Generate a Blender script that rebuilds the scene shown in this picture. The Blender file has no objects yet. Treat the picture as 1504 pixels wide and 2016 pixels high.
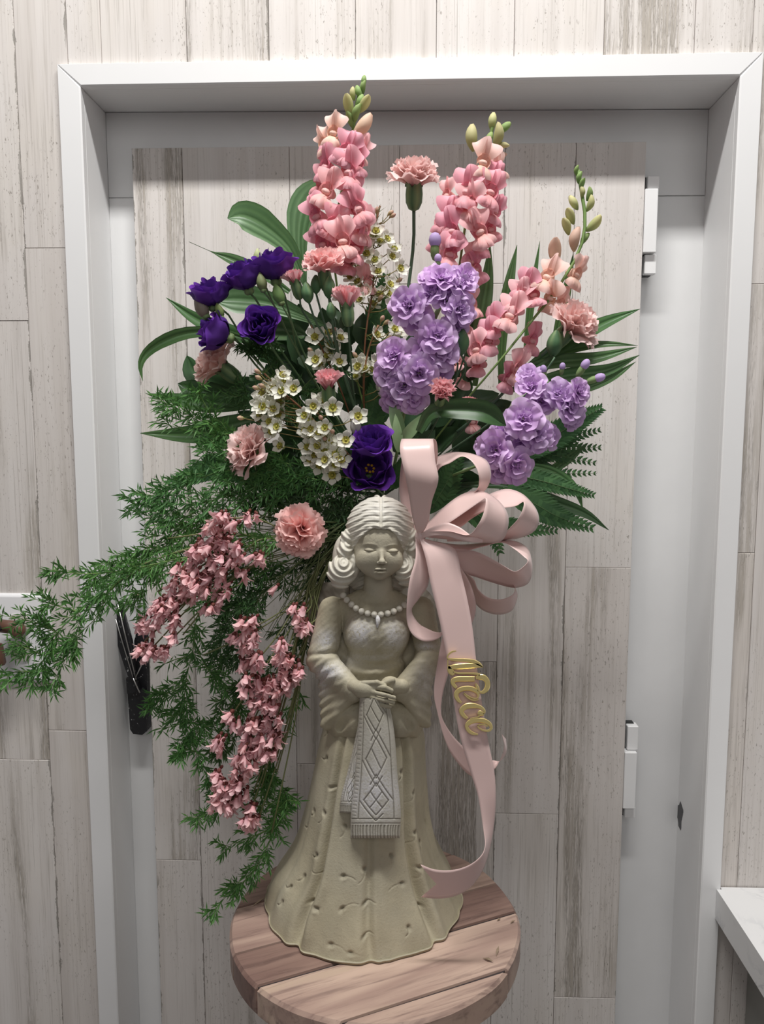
import bpy, math, random
import numpy as np
from math import sin, cos, pi, radians, sqrt, atan2, exp
from mathutils import Vector, Matrix, Euler
# ---------------------------------------------------------------- camera, world, light, exposure
scn = bpy.context.scene
COL = scn.collection
CAMZ = 1.60; FPX = 1515.0; YAW = radians(2.07); PITCH = radians(6.3)
cam_data = bpy.data.cameras.new('camera'); cam = bpy.data.objects.new('camera', cam_data); COL.objects.link(cam)
cam_data.sensor_fit = 'VERTICAL'; cam_data.sensor_height = 24.0; cam_data.lens = FPX / 2016.0 * 24.0
cam_data.clip_start = 0.02
cam.location = (0, 0, CAMZ); cam.rotation_euler = (pi/2 - PITCH, 0, YAW)
scn.camera = cam
RCAM = Euler((pi/2 - PITCH, 0, YAW)).to_matrix()
world = bpy.data.worlds.new('world'); scn.world = world; world.use_nodes = True
world.node_tree.nodes['Background'].inputs[0].default_value = (0.82, 0.765, 0.785, 1)
world.node_tree.nodes['Background'].inputs[1].default_value = 0.135
def area_light(name, loc, sx, sy, power, color=(1, .985, .96), target=None):
    d = bpy.data.lights.new(name, 'AREA'); d.shape = 'RECTANGLE'; d.size = sx; d.size_y = sy; d.energy = power; d.color = color
    o = bpy.data.objects.new(name, d); COL.objects.link(o); o.location = loc
    if target: o.rotation_euler = (Vector(target) - Vector(loc)).to_track_quat('-Z', 'Y').to_euler()
    o['label'] = 'long white ceiling tube light above the flowers'; o['category'] = 'light'
    return o
area_light('ceiling_tube_light', (0.0, 0.339, CAMZ + 1.7), 1.25, 0.11, 50)
area_light('front_fill_light', (0.3, -1.7, CAMZ + 1.15), 2.4, 1.2, 12, target=(0, 1.1, 1.2))  # unseen fill added behind the camera to lift the statue's front
bpy.data.objects['front_fill_light']['label'] = 'added soft fill light behind the camera'
scn.view_settings.view_transform = 'Standard'; scn.view_settings.look = 'None'
scn.view_settings.gamma = 1; scn.view_settings.use_curve_mapping = False; scn.view_settings.exposure = 0.0
random.seed(7); RNG = np.random.RandomState(3)

def ray(px, py):
    return RCAM @ Vector(((px-752)/FPX, -(py-1008)/FPX, -1.0))
YOFF = 0.0
def W(px, py, Y):
    Y += YOFF; d = ray(px, py); return Vector((d.x*Y/d.y, Y, CAMZ + d.z*Y/d.y))
def WZ(px, py, z):
    d = ray(px, py); t = (z-CAMZ)/d.z; return Vector((d.x*t, d.y*t, z))
_a = np.array(RCAM)
def Wn(px, py, Y):
    v = np.stack([(px-752)/FPX, -(py-1008)/FPX, -np.ones_like(px, dtype=float)], -1) @ _a.T
    t = Y / v[..., 1]
    r = v * t[..., None]; r[..., 2] += CAMZ
    return r

# ---------------------------------------------------------------- mesh helpers
def catmull(pts, n):
    P = [np.array(p, dtype=float) for p in pts]
    if len(P) == 2: return [P[0] + (P[1]-P[0])*i/(n-1) for i in range(n)]
    P = [2*P[0]-P[1]] + P + [2*P[-1]-P[-2]]
    out = []; segs = len(P)-3
    for i in range(n):
        t = i/(n-1)*segs; k = min(int(t), segs-1); t -= k
        a, b, c, d = P[k:k+4]
        out.append(.5*((2*b)+(-a+c)*t+(2*a-5*b+4*c-d)*t*t+(-a+3*b-3*c+d)*t**3))
    return out
class MB:
    def __init__(s): s.v = []; s.f = []; s.c = []; s.uv = None
    def add(s, verts, faces, col=(1, 1, 1), M=None):
        b = len(s.v)
        for i, v in enumerate(verts):
            v = Vector(v)
            s.v.append(tuple(M @ v) if M is not None else tuple(v))
            s.c.append(tuple(col[i]) if (isinstance(col, list)) else tuple(col))
        for f in faces: s.f.append(tuple(b+i for i in f))
        return s
    def box(s, c, d, col=(1, 1, 1), M=None, bev=0.0):
        x, y, z = c; a, b, e = d[0]/2, d[1]/2, d[2]/2
        if bev <= 0:
            v = [(x+i*a, y+j*b, z+k*e) for i in (-1, 1) for j in (-1, 1) for k in (-1, 1)]
            f = [(0, 1, 3, 2), (4, 6, 7, 5), (0, 4, 5, 1), (2, 3, 7, 6), (0, 2, 6, 4), (1, 5, 7, 3)]
            return s.add(v, f, col, M)
        v = []; f = []
        q = {}
        for i in (-1, 1):
            for j in (-1, 1):
                for k in (-1, 1):
                    for ax in range(3):
                        p = [i*(a-bev), j*(b-bev), k*(e-bev)]
                        p[ax] = (i*a, j*b, k*e)[ax]
                        q[i, j, k, ax] = len(v); v.append((x+p[0], y+p[1], z+p[2]))
        for ax in range(3):
            o = [t for t in range(3) if t != ax]
            for sgn in (-1, 1):
                idx = []
                for (m, n) in ((-1, -1), (1, -1), (1, 1), (-1, 1)):
                    t = [0, 0, 0]; t[ax] = sgn; t[o[0]] = m; t[o[1]] = n; idx.append(q[t[0], t[1], t[2], ax])
                f.append(tuple(idx))
        for ax in range(3):
            o = [t for t in range(3) if t != ax]
            for m in (-1, 1):
                for n in (-1, 1):
                    t0 = [0, 0, 0]; t0[o[0]] = m; t0[o[1]] = n
                    t0[ax] = -1; t1 = list(t0); t1[ax] = 1
                    f.append((q[t0[0], t0[1], t0[2], o[0]], q[t1[0], t1[1], t1[2], o[0]], q[t1[0], t1[1], t1[2], o[1]], q[t0[0], t0[1], t0[2], o[1]]))
        for i in (-1, 1):
            for j in (-1, 1):
                for k in (-1, 1): f.append(tuple(q[i, j, k, ax] for ax in range(3)))
        return s.add(v, f, col, M)
    def tube(s, pts, r, n=6, col=(1, 1, 1), M=None, cap=True):
        P = [Vector(p) for p in pts]; m = len(P)
        R = r if isinstance(r, (list, tuple)) else [r]*m
        up = Vector((0, 0, 1)) if abs((P[1]-P[0]).normalized().z) < .9 else Vector((1, 0, 0))
        v = []; cols = []
        for i in range(m):
            t = (P[min(i+1, m-1)] - P[max(i-1, 0)])
            t = t.normalized() if t.length > 1e-9 else Vector((0, 0, 1))
            a = up - t*up.dot(t)
            a = a.normalized() if a.length > 1e-6 else t.orthogonal().normalized()
            b = t.cross(a); up = a
            for k in range(n):
                th = 2*pi*k/n; v.append(P[i] + (a*cos(th)+b*sin(th))*R[i])
                cols.append(col[i] if isinstance(col, list) else col)
        f = [(i*n+k, i*n+(k+1) % n, (i+1)*n+(k+1) % n, (i+1)*n+k) for i in range(m-1) for k in range(n)]
        if cap: f += [tuple(range(n-1, -1, -1)), tuple((m-1)*n+k for k in range(n))]
        return s.add(v, f, cols, M)
    def grid(s, nu, nv, fn, col=(1, 1, 1), M=None, closev=False):
        v = []; c = []
        for i in range(nu):
            for j in range(nv):
                u = i/(nu-1); w = j/(nv if closev else nv-1)
                v.append(fn(u, w)); c.append(col(u, w) if callable(col) else col)
        f = []
        for i in range(nu-1):
            for j in range(nv if closev else nv-1):
                j2 = (j+1) % nv
                f.append((i*nv+j, i*nv+j2, (i+1)*nv+j2, (i+1)*nv+j))
        return s.add(v, f, c, M)
    def ball(s, c, r, nu=6, nv=8, col=(1, 1, 1), M=None):
        if not isinstance(r, (tuple, list)): r = (r, r, r)
        return s.grid(nu+1, nv, lambda u, w: (c[0]+r[0]*sin(pi*u)*cos(2*pi*w), c[1]+r[1]*sin(pi*u)*sin(2*pi*w), c[2]-r[2]*cos(pi*u)), col, M, True)
    def mesh(s, name, mat, smooth=True):
        me = bpy.data.meshes.new(name); me.from_pydata(s.v, [], s.f)
        if mat: me.materials.append(mat)
        a = me.color_attributes.new('Col', 'FLOAT_COLOR', 'POINT')
        a.data.foreach_set('color', np.array([(c[0], c[1], c[2], 1.0) for c in s.c], dtype=np.float32).ravel())
        me.polygons.foreach_set('use_smooth', [smooth]*len(me.polygons)); me.update()
        return me
ORG = {}
def tag(o, label=None, cat=None, group=None, kind=None):
    for k, v in (('label', label), ('category', cat), ('group', group), ('kind', kind)):
        if v: o[k] = v
    return o
def empty(name, loc, label=None, cat=None, group=None, kind=None):
    o = bpy.data.objects.new(name, None); COL.objects.link(o); o.empty_display_size = .01
    o.location = loc; ORG[o.name] = Vector(loc); return tag(o, label, cat, group, kind)
def obj(name, me, parent=None, M=None, **kw):
    "link a mesh whose coordinates are world ones (or placed by the world matrix M) as part of parent"
    o = bpy.data.objects.new(name, me); COL.objects.link(o)
    org = ORG[parent.name] if parent else Vector((0, 0, 0))
    if parent: o.parent = parent
    o.matrix_basis = Matrix.Translation(-org) @ (M if M is not None else Matrix.Identity(4))
    ORG[o.name] = Vector((0, 0, 0)) if M is None else None
    return tag(o, **kw)
def sub(name, me, parent, M=None, **kw):
    "a sub-part placed in its parent's own coordinates"
    o = bpy.data.objects.new(name, me); COL.objects.link(o); o.parent = parent
    if M is not None: o.matrix_basis = M
    return tag(o, **kw)
def frame(loc, axis, roll=0.0, s=1.0):
    q = Vector(axis).normalized().to_track_quat('Z', 'Y')
    S = Matrix.Diagonal((s, s, s, 1)) if not isinstance(s, (tuple, list)) else Matrix.Diagonal((*s, 1))
    return Matrix.Translation(Vector(loc)) @ q.to_matrix().to_4x4() @ Matrix.Rotation(roll, 4, 'Z') @ S

# ---------------------------------------------------------------- materials
class NT:
    def __init__(s, name):
        s.m = bpy.data.materials.new(name); s.m.use_nodes = True; s.t = s.m.node_tree; s.n = s.t.nodes
        s.b = s.n['Principled BSDF']; s.out = s.n['Material Output']
    def new(s, ty, **p):
        n = s.n.new(ty)
        for k, v in p.items(): setattr(n, k, v)
        return n
    def set(s, sock, v):
        if hasattr(v, 'is_output') or hasattr(v, 'links'): s.t.links.new(v, sock)
        elif isinstance(v, tuple) and len(v) == 3 and sock.type == 'RGBA': sock.default_value = (*v, 1)
        else: sock.default_value = v
    def math(s, op, a, b=0.0, c=0.0, clamp=False):
        n = s.new('ShaderNodeMath', operation=op, use_clamp=clamp)
        s.set(n.inputs[0], a); s.set(n.inputs[1], b); s.set(n.inputs[2], c); return n.outputs[0]
    def vmath(s, op, a, b):
        n = s.new('ShaderNodeVectorMath', operation=op); s.set(n.inputs[0], a); s.set(n.inputs[1], b); return n.outputs[0]
    def mix(s, f, a, b, blend='MIX'):
        n = s.new('ShaderNodeMix', data_type='RGBA', blend_type=blend); s.set(n.inputs[0], f); s.set(n.inputs[6], a); s.set(n.inputs[7], b); return n.outputs[2]
    def noise(s, vec, scale=1.0, detail=3.0, rough=.5, dist=0.0):
        n = s.new('ShaderNodeTexNoise'); s.set(n.inputs['Vector'], vec); n.inputs['Scale'].default_value = scale
        n.inputs['Detail'].default_value = detail; n.inputs['Roughness'].default_value = rough; n.inputs['Distortion'].default_value = dist
        return n.outputs[0]
    def ramp(s, v, a, b, lo=0.0, hi=1.0):
        n = s.new('ShaderNodeMapRange', interpolation_type='SMOOTHSTEP'); s.set(n.inputs[0], v)
        s.set(n.inputs[1], a); s.set(n.inputs[2], b); n.inputs[3].default_value = lo; n.inputs[4].default_value = hi; return n.outputs[0]
    def oprop(s, name):
        n = s.new('ShaderNodeAttribute', attribute_type='OBJECT', attribute_name=name); return n.outputs['Fac']
    def attr(s, name='Col'):
        n = s.new('ShaderNodeAttribute', attribute_name=name); return n.outputs['Color']
    def coord(s, scale=(1, 1, 1), rnd=True, kind='Object'):
        tc = s.new('ShaderNodeTexCoord').outputs[kind]
        if rnd:
            r = s.new('ShaderNodeObjectInfo').outputs['Random']
            c = s.new('ShaderNodeCombineXYZ'); k = s.math('MULTIPLY', r, 37.0)
            for i in range(3): s.set(c.inputs[i], k)
            tc = s.vmath('ADD', tc, c.outputs[0])
        return s.vmath('MULTIPLY', tc, scale)
    def bump(s, h, strength=.3, dist=.001):
        n = s.new('ShaderNodeBump'); n.inputs['Strength'].default_value = strength; n.inputs['Distance'].default_value = dist
        s.set(n.inputs['Height'], h); s.t.links.new(n.outputs[0], s.b.inputs['Normal']); return n.outputs[0]
    def base(s, col, rough=.5, metal=0.0, spec=.5):
        s.set(s.b.inputs['Base Color'], col); s.set(s.b.inputs['Roughness'], rough)
        s.b.inputs['Metallic'].default_value = metal; s.b.inputs['Specular IOR Level'].default_value = spec
        return s
def plain(name, col, rough=.5, metal=0.0, spec=.5, noise=0.06, bump=0.0, bscale=300):
    t = NT(name); n = t.noise(t.coord((1, 1, 1)), 25, 3)
    c = t.mix(1.0, col, t.mix(n, (1-noise,)*3, (1+noise,)*3), 'MULTIPLY'); t.base(c, rough, metal, spec)
    if bump: t.bump(t.noise(t.coord((1, 1, 1)), bscale, 4, .6), bump, .0006)
    return t.m
def soft(name, tint=(1, 1, 1), trans=.3, rough=.5, var=.12, spec=.3, veins=0.0, sheen=0.0):
    "petals and leaves: vertex colour, a little variation per object, some light passing through"
    t = NT(name)
    r = t.new('ShaderNodeObjectInfo').outputs['Random']
    n = t.noise(t.coord((1, 1, 1)), 120, 2)
    k = t.math('ADD', t.math('MULTIPLY', r, var), t.math('MULTIPLY', n, var))
    k = t.math('ADD', k, 1-var)
    c = t.mix(1.0, t.attr(), tint, 'MULTIPLY')
    h = t.new('ShaderNodeHueSaturation'); t.set(h.inputs['Color'], c); t.set(h.inputs['Value'], k)
    t.set(h.inputs['Hue'], t.math('ADD', t.math('MULTIPLY', r, .016), .492))
    c = h.outputs[0]
    t.base(c, rough, 0, spec)
    tr = t.new('ShaderNodeBsdfTranslucent'); t.set(tr.inputs['Color'], c)
    mx = t.new('ShaderNodeMixShader'); mx.inputs[0].default_value = trans
    t.t.links.new(t.b.outputs[0], mx.inputs[1]); t.t.links.new(tr.outputs[0], mx.inputs[2]); t.t.links.new(mx.outputs[0], t.out.inputs[0])
    return t.m

def whitewash():
    t = NT('whitewashed_plank')
    wear = t.oprop('wear'); flk = t.oprop('flake'); tone = t.oprop('tone')
    co = t.coord((1, 1, 1)); V = lambda sc: t.vmath('MULTIPLY', co, sc)
    streak = t.noise(V((38, 38, 1.3)), 1, 4, .55, .4)
    grain = t.noise(V((330, 330, 7)), 1, 4, .65, .3)
    fine = t.noise(V((900, 900, 60)), 1, 3, .7)
    patch = t.noise(V((9, 9, 3.2)), 1, 4, .6, .5)
    paint = t.mix(t.ramp(streak, .3, .7), (.74, .705, .68), (.655, .615, .585))
    paint = t.mix(t.math('MULTIPLY', t.ramp(patch, .45, .65), .45), paint, (.70, .655, .60))
    paint = t.mix(t.math('MULTIPLY', t.ramp(grain, .50, .68), t.math('MULTIPLY_ADD', t.ramp(patch, .35, .65), .5, .2)), paint, (.50, .465, .43))
    lines = t.math('MULTIPLY', t.ramp(t.noise(V((520, 520, 3)), 1, 3, .6), .60, .66), t.ramp(t.noise(V((22, 22, 2)), 1, 2), .48, .60))
    paint = t.mix(t.math('MULTIPLY', lines, .55), paint, (.36, .33, .30))
    wood = t.mix(t.ramp(grain, .35, .65), (.16, .145, .13), (.46, .42, .37))
    # worn streaks, more of them where wear is high
    thr = t.math('SUBTRACT', .775, t.math('MULTIPLY', wear, .30))
    m1 = t.math('ADD', t.math('MULTIPLY', streak, .65), t.math('MULTIPLY', patch, .35))
    mask = t.ramp(m1, t.math('SUBTRACT', thr, .10), t.math('ADD', thr, .04))
    brk = t.ramp(t.math('ADD', t.math('MULTIPLY', grain, .6), t.math('MULTIPLY', fine, .4)), .40, .56)
    mask = t.math('MULTIPLY', mask, brk)
    # crackled specks
    spk = t.math('MULTIPLY', t.ramp(t.noise(V((420, 420, 120)), 1, 3, .75), .61, .67), t.ramp(t.noise(V((14, 14, 5)), 1, 2), .40, .56))
    # flaked strip along the plank's left or right edge
    uvn = t.new('ShaderNodeAttribute', attribute_name='edge'); e = uvn.outputs['Fac']
    jag = t.math('ADD', t.math('MULTIPLY', t.noise(V((60, 60, 22)), 1, 5, .75), .020), -.0105)
    flake = t.ramp(t.math('SUBTRACT', t.math('MULTIPLY', e, .1), jag), .0016, .0008)
    flake = t.math('MULTIPLY', flake, t.ramp(t.math('ADD', t.noise(V((3, 3, 5)), 1, 2), t.math('MULTIPLY', flk, .25)), .58, .66))
    c = t.mix(mask, paint, wood)
    c = t.mix(t.math('MULTIPLY', spk, .75), c, (.28, .25, .22))
    c = t.mix(t.math('MULTIPLY', flake, .8), c, (.26, .245, .22))
    c = t.mix(1.0, c, t.mix(tone, (.95, .93, .91), (1.04, 1.04, 1.04)), 'MULTIPLY')
    t.base(c, .55, 0, .35)
    h = t.math('SUBTRACT', t.math('MULTIPLY', grain, .25), t.math('ADD', t.math('MULTIPLY', mask, .5), t.math('ADD', flake, t.math('MULTIPLY', spk, .4))))
    t.bump(h, .5, .0006)
    return t.m
M_PLANK = whitewash()
M_TRIM = plain('white_gloss_paint', (.86, .86, .86), .35, noise=.015, bump=.05, bscale=90)
M_DOOR = plain('white_door_paint', (.74, .74, .74), .45, noise=.03, bump=.08, bscale=120)
M_BACK = plain('dark_gap', (.12, .11, .10), .9)
M_PLASTIC = plain('white_plastic', (.82, .82, .83), .3, noise=.01)
M_IVORY = plain('ivory_plastic', (.70, .66, .62), .35, noise=.02)
M_BLACK = plain('black_slot', (.01, .01, .01), .5)
M_CHROME = plain('silver_wire', (.55, .54, .53), .3, metal=1.0)

def plank(name, x0, x1, z0, z1, y, th, parent, wear=.4, tone=.5, mat=None, gap=.0005, sub_=False, flake=0.0):
    "one board: thin bevelled box with an attribute giving the distance to its long edges"
    g = gap; mb = MB(); w = x1-x0-g; h = z1-z0-g
    cx = (x0+x1)/2; cz = (z0+z1)/2
    xs = [-w/2, -w/2+.0006, -w/2+.02, w/2-.02, w/2-.0006, w/2]
    if w < .05: xs = [-w/2, -w/2+.0006, 0, w/2-.0006, w/2]
    zs = [-h/2, -h/2+.0006, h/2-.0006, h/2]
    v = []; ed = []
    for i, x in enumerate(xs):
        for j, z in enumerate(zs):
            rim = i in (0, len(xs)-1) or j in (0, 3)
            v.append((x, -th/2+(.0008 if rim else 0), z)); ed.append(min(x+w/2, w/2-x)*10)
    nz = 4; f = [(i*nz+j, (i+1)*nz+j, (i+1)*nz+j+1, i*nz+j+1) for i in range(len(xs)-1) for j in range(3)]
    b = len(v)
    for (x, z) in ((-w/2, -h/2), (w/2, -h/2), (w/2, h/2), (-w/2, h/2)): v.append((x, th/2, z)); ed.append(1)
    n = len(xs); bl, br, tr, tl = 0, (n-1)*nz, (n-1)*nz+3, 3
    f += [tuple([i*nz for i in range(n)][::-1]) + (b, b+1), (b+1, br) [::-1] + tuple() if False else (br, br+1, br+2, tr, b+2, b+1)[::-1],
          tuple(i*nz+3 for i in range(n)) + (b+2, b+3), (bl, bl+1, bl+2, tl, b+3, b), (b, b+3, b+2, b+1)]
    mb.add(v, f); me = mb.mesh(name, mat or M_PLANK, False)
    a = me.attributes.new('edge', 'FLOAT', 'POINT'); a.data.foreach_set('value', ed)
    o = (sub if sub_ else obj)(name, me, parent, Matrix.Translation((cx, y+th/2, cz)))
    o['wear'] = float(wear); o['tone'] = float(tone); o['flake'] = float(flake)
    return o
# ---------------------------------------------------------------- the setting
YW = 1.10; YC = 1.088; FLOOR = 0.0
XL, XR, ZT = -.450, .4335, CAMZ+.4605        # opening inside the casing
LO, RO, ZO = -.481, .4625, CAMZ+.490          # casing outside
t = NT('grey_vinyl_floor'); t.base(t.mix(t.noise(t.coord((1, 1, 1), False), 4, 5), (.30, .29, .28), (.38, .37, .36)), .5); M_FLOOR = t.m
mb = MB(); mb.box((0, .2, -.02), (5, 4.6, .04)); tag(obj('floor', mb.mesh('floor', M_FLOOR, False)), kind='structure')
wall = empty('wall_back', (0, YW, 0), kind='structure')
mb = MB()
mb.box(((LO-1.6)/2+.01, YW+.06, 1.4), (LO+1.6+.02, .10, 2.8)); mb.box(((RO+1.6)/2-.01, YW+.06, 1.4), (1.6-RO+.02, .10, 2.8))
mb.box((0, YW+.06, (2.8+ZO)/2-.01), (1.0, .10, 2.8-ZO+.02)); mb.box((0, YW+.20, 1.4), (1.3, .04, 2.8))
obj('backing', mb.mesh('backing', M_BACK, False), wall)
seams = [W(x, 60, YW).x for x in (-130, 35, 200, 368, 530, 700, 859, 1012, 1188, 1366, 1530, 1700)]
seams = [-1.4, -1.05, -.93, -.81, -.69] + seams[1:] + [.93, 1.2, 1.4]
seams[5] = W(60, 600, YW).x; seams[-4] = W(1485, 1200, YW).x + .0 if False else seams[-4]
rnd = random.Random(5)
def col_planks(x0, x1, cuts, y, th, parent, wears=None, tones=None, sub_=False):
    for i in range(len(cuts)-1):
        plank('plank', x0, x1, cuts[i], cuts[i+1], y - rnd.uniform(0, .0006), th, parent,
              (wears[i] if wears else rnd.uniform(.15, .75)), (tones[i] if tones else rnd.uniform(.1, .9)), sub_=sub_, flake=rnd.choice((0, 0, 0, 1)))
zb = lambda py, Y=YW: W(60, py, Y).z
sl = W(62, 700, YW).x
for x0, x1, cuts, wr in (
    (-1.0, -.70, [0, 1.3, 2.6], [.5, .5]), (-.70, sl, [0, 1.1, 1.75, 2.6], [.45, .7, .6]),
    (sl, LO+.012, [0, zb(1435), zb(490), 2.6], [.3, .35, .1])):
    for i_ in range(len(cuts)-1): plank('plank', x0, x1, cuts[i_], cuts[i_+1], YW-.004-rnd.uniform(0, .0006), .004, wall, wr[i_], rnd.uniform(.3, .9), flake=1.0 if x1 == sl else .5)
top = [LO+.012] + [W(x, 60, YW).x for x in (200, 368, 530, 700, 859, 1012, 1188, 1366)] + [RO-.012]
for i in range(len(top)-1):
    col_planks(top[i], top[i+1], [ZO-.012, 2.6], YW-.004, .004, wall, [(.12, .3, .75, .6, .45, .25, .3, .85, .6)[i]], [(.8, .8, .6, .7, .7, .9, .8, .6, .8)[i]])
sr = W(1472, 1300, YW).x
for x0, x1, cuts, wr in ((RO-.012, sr, [0, W(1470, 1088, YW).z, W(1470, 560, YW).z, 2.6], [.3, .75, .4]), (sr, .62, [0, W(1400, 44, YW).z, 2.6], [.3, .2]),
                         (.62, 1.0, [0, 1.5, 2.6], [.5, .5])):
    col_planks(x0, x1, cuts, YW-.004, .004, wall, wr)
# casing: three mitred boards with the deep jamb behind them
def prism(poly, y0, y1, name, mat, parent=None, bev=.0015, **kw):
    n = len(poly); cx = sum(p[0] for p in poly)/n; cz = sum(p[1] for p in poly)/n
    ins = []
    for i, p in enumerate(poly):
        a = Vector(poly[i-1]); b = Vector(p); c = Vector(poly[(i+1) % n])
        d = ((a-b).normalized() + (c-b).normalized())
        s = abs(((a-b).normalized()).cross((c-b).normalized())) if False else 1
        q = b + d.normalized()*bev*1.4
        ins.append(q)
    v = [(p[0], y0, p[1]) for p in ins] + [(p[0], y0+bev, p[1]) for p in poly] + [(p[0], y1, p[1]) for p in poly]
    f = [tuple(range(n))] + [(i, n+i, n+(i+1) % n, (i+1) % n) for i in range(n)] + [(n+i, 2*n+i, 2*n+(i+1) % n, n+(i+1) % n) for i in range(n)] + [tuple(range(3*n-1, 2*n-1, -1))]
    mb = MB(); mb.add(v, f); me = mb.mesh(name, mat, False)
    return obj(name, me, parent, **kw)
JY = 1.196
prism([(LO, 0), (XL, 0), (XL, ZT), (LO, ZO)], YC, YW-.0002, 'trim_1', M_TRIM, kind='structure')
prism([(LO+.0002, ZO), (XL+.0002, ZT+.0002), (XR-.0002, ZT+.0002), (RO-.0002, ZO)], YC, YW-.0002, 'trim_2', M_TRIM, kind='structure')
prism([(XR, 0), (RO, 0), (RO, ZO), (XR, ZT)], YC, YW-.0002, 'trim_3', M_TRIM, kind='structure')
JL = 1.170
for nm, c, d in (('trim_4', (XL-.010, (YW+JY)/2+.002, ZT/2), (.02, JY-YW+.004, ZT)), ('trim_5', ((XL+XR)/2, (YW+JY)/2+.002, ZT+.0105), (XR-XL+.02, JY-YW+.004, .02)), ('trim_6', (XR+.010, (YW+JY)/2+.002, ZT/2), (.02, JY-YW+.004, ZT))):
    mb = MB(); mb.box(c, d, bev=.001); tag(obj(nm, mb.mesh(nm, M_TRIM, False)), kind='structure')
# door: a white frame with a leaf faced in planks, hinges to the right, latch to the left
door = empty('door_1', (0, 1.18, 0), kind='structure')
mb = MB(); zj = W(250, 389, 1.177).z
mb.box(((XL-.393)/2+.012, 1.1865, zj/2), (.082, .022, zj-.0008), bev=.0015)
obj('frame_stile', mb.mesh('frame_stile', M_DOOR, False), door)
mb = MB(); mb.box(((XR+.33)/2, 1.2065, zj/2), (XR-.30, .022, zj-.0008), bev=.0015)
obj('frame_stile', mb.mesh('frame_stile', M_DOOR, False), door)
mb = MB(); yl, yr = 1.1755, 1.1955
mb.add([(XL+.0005, yl, zj), (XR-.0005, yr, zj), (XR-.0005, yr, ZT-.0005), (XL+.0005, yl, ZT-.0005), (XL+.0005, yl+.02, zj), (XR-.0005, yr+.02, zj), (XR-.0005, yr+.02, ZT-.0005), (XL+.0005, yl+.02, ZT-.0005)],
       [(0, 1, 2, 3), (7, 6, 5, 4), (0, 4, 5, 1), (3, 2, 6, 7), (0, 3, 7, 4), (1, 5, 6, 2)])
obj('frame_head', mb.mesh('frame_head', M_DOOR, False), door)
DY = 1.156
bx = [W(x, 1000, DY).x for x in (283, 377, 578, 785, 983, 1116, 1247)]
ztop = W(700, 286, DY).z
mb = MB(); mb.box(((bx[0]+bx[-1])/2, DY+.023, ztop/2+.01), (bx[-1]-bx[0]-.004, .036, ztop-.02), bev=.001)
leaf = obj('leaf', mb.mesh('leaf', M_DOOR, False), door)
Z = lambda py: W(700, py, DY).z
rnd.seed(11)
for i, (cuts, wr, tn) in enumerate((
    ([.3, Z(1700), ztop], [.3, .75], [.5, .7]),
    ([.3, Z(1560), ztop], [.45, .12], [.3, .9]),
    ([.3, Z(1505), Z(900), ztop], [.35, .5, .15], [.35, .3, .8]),
    ([.3, Z(1300), Z(560), ztop], [1.0, .5, .35], [.0, .3, .8]),
    ([.3, Z(1596), Z(700), ztop], [.35, .62, .3], [.6, .45, .95]),
    ([.3, Z(1952), Z(1114), ztop], [.3, .7, .2], [.7, .3, .95]))):
    for k in range(len(cuts)-1):
        plank('plank', bx[i], bx[i+1], cuts[k], cuts[k+1], DY-.0005*rnd.random(), .005, door, wr[k], tn[k], flake=(1, 0, 0, 0, .6, 0)[i])
# hinges
for n, (ya, yb, yc, yd) in enumerate(((345, 373, 500, 540), (1430, 1478, 1590, 1612))):
    xc = bx[-1] + .0105
    z0, z1, z2, z3 = (W(1290, p, 1.165).z for p in (yd, yc, yb, ya))
    mb = MB(); mb.box((xc, 1.168, (z1+z2)/2), (.019, .02, z2-z1-.0012), bev=.001)
    hg = obj('hinge', mb.mesh('hinge', M_TRIM, False), door)
    mb = MB(); mb.box((xc+.004, 1.174, (z0+z1)/2), (.017, .018, z1-z0-.001), bev=.001); sub('knuckle', mb.mesh('knuckle', M_TRIM, False), hg, Matrix.Translation((0, 0, 0)))
    mb = MB(); mb.box((xc+.004, 1.174, (z2+z3)/2), (.017, .018, z3-z2-.001), bev=.001); sub('knuckle', mb.mesh('knuckle', M_TRIM, False), hg)
    mb = MB(); mb.box((xc-.002, 1.182, (z0+z3)/2), (.020, .012, z3-z0+.001)); sub('hinge_gap_shade', mb.mesh('hinge_gap_shade', M_BLACK, False), hg)  # black block standing in for the shade in the hinge gaps
# black latch on the left stile
t = NT('scratched_black_enamel'); s_ = t.ramp(t.noise(t.coord((1, 1, .6)), 260, 3, .7), .64, .68)
t.base(t.mix(s_, (.012, .012, .014), (.42, .42, .42)), .3); M_ENAMEL = t.m
P = lambda x, y, Y=1.148: tuple(W(x, y, Y))
lt = empty('latch', W(270, 1440, 1.15)); tag(lt, 'black scratched metal latch with silver rods on the left door stile', 'latch')
def slab(name, quad, y0, y1, mat, parent):
    a = [W(x, y, y0) for x, y in quad]; n = len(a)
    v = a + [Vector((p.x, y1, p.z)) for p in a]
    f = [tuple(range(n)), tuple(range(2*n-1, n-1, -1))] + [(i, n+i, n+(i+1) % n, (i+1) % n) for i in range(n)]
    mb = MB(); mb.add(v, f); return obj(name, mb.mesh(name, mat, False), parent)
slab('latch_case', [(251, 1363), (284, 1357), (289, 1440), (280, 1447), (262, 1445), (256, 1436)], 1.150, 1.172, M_ENAMEL, lt)
slab('latch_plate', [(264, 1262), (268, 1246), (282, 1240), (288, 1252), (289, 1360), (268, 1362)], 1.158, 1.172, M_ENAMEL, lt)
slab('latch_collar', [(248, 1335), (270, 1338), (274, 1362), (250, 1366)], 1.146, 1.160, M_ENAMEL, lt)
slab('lever', [(221, 1192), (238, 1186), (259, 1262), (268, 1335), (254, 1340), (236, 1285), (223, 1240)], 1.144, 1.150, M_ENAMEL, lt)
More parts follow.
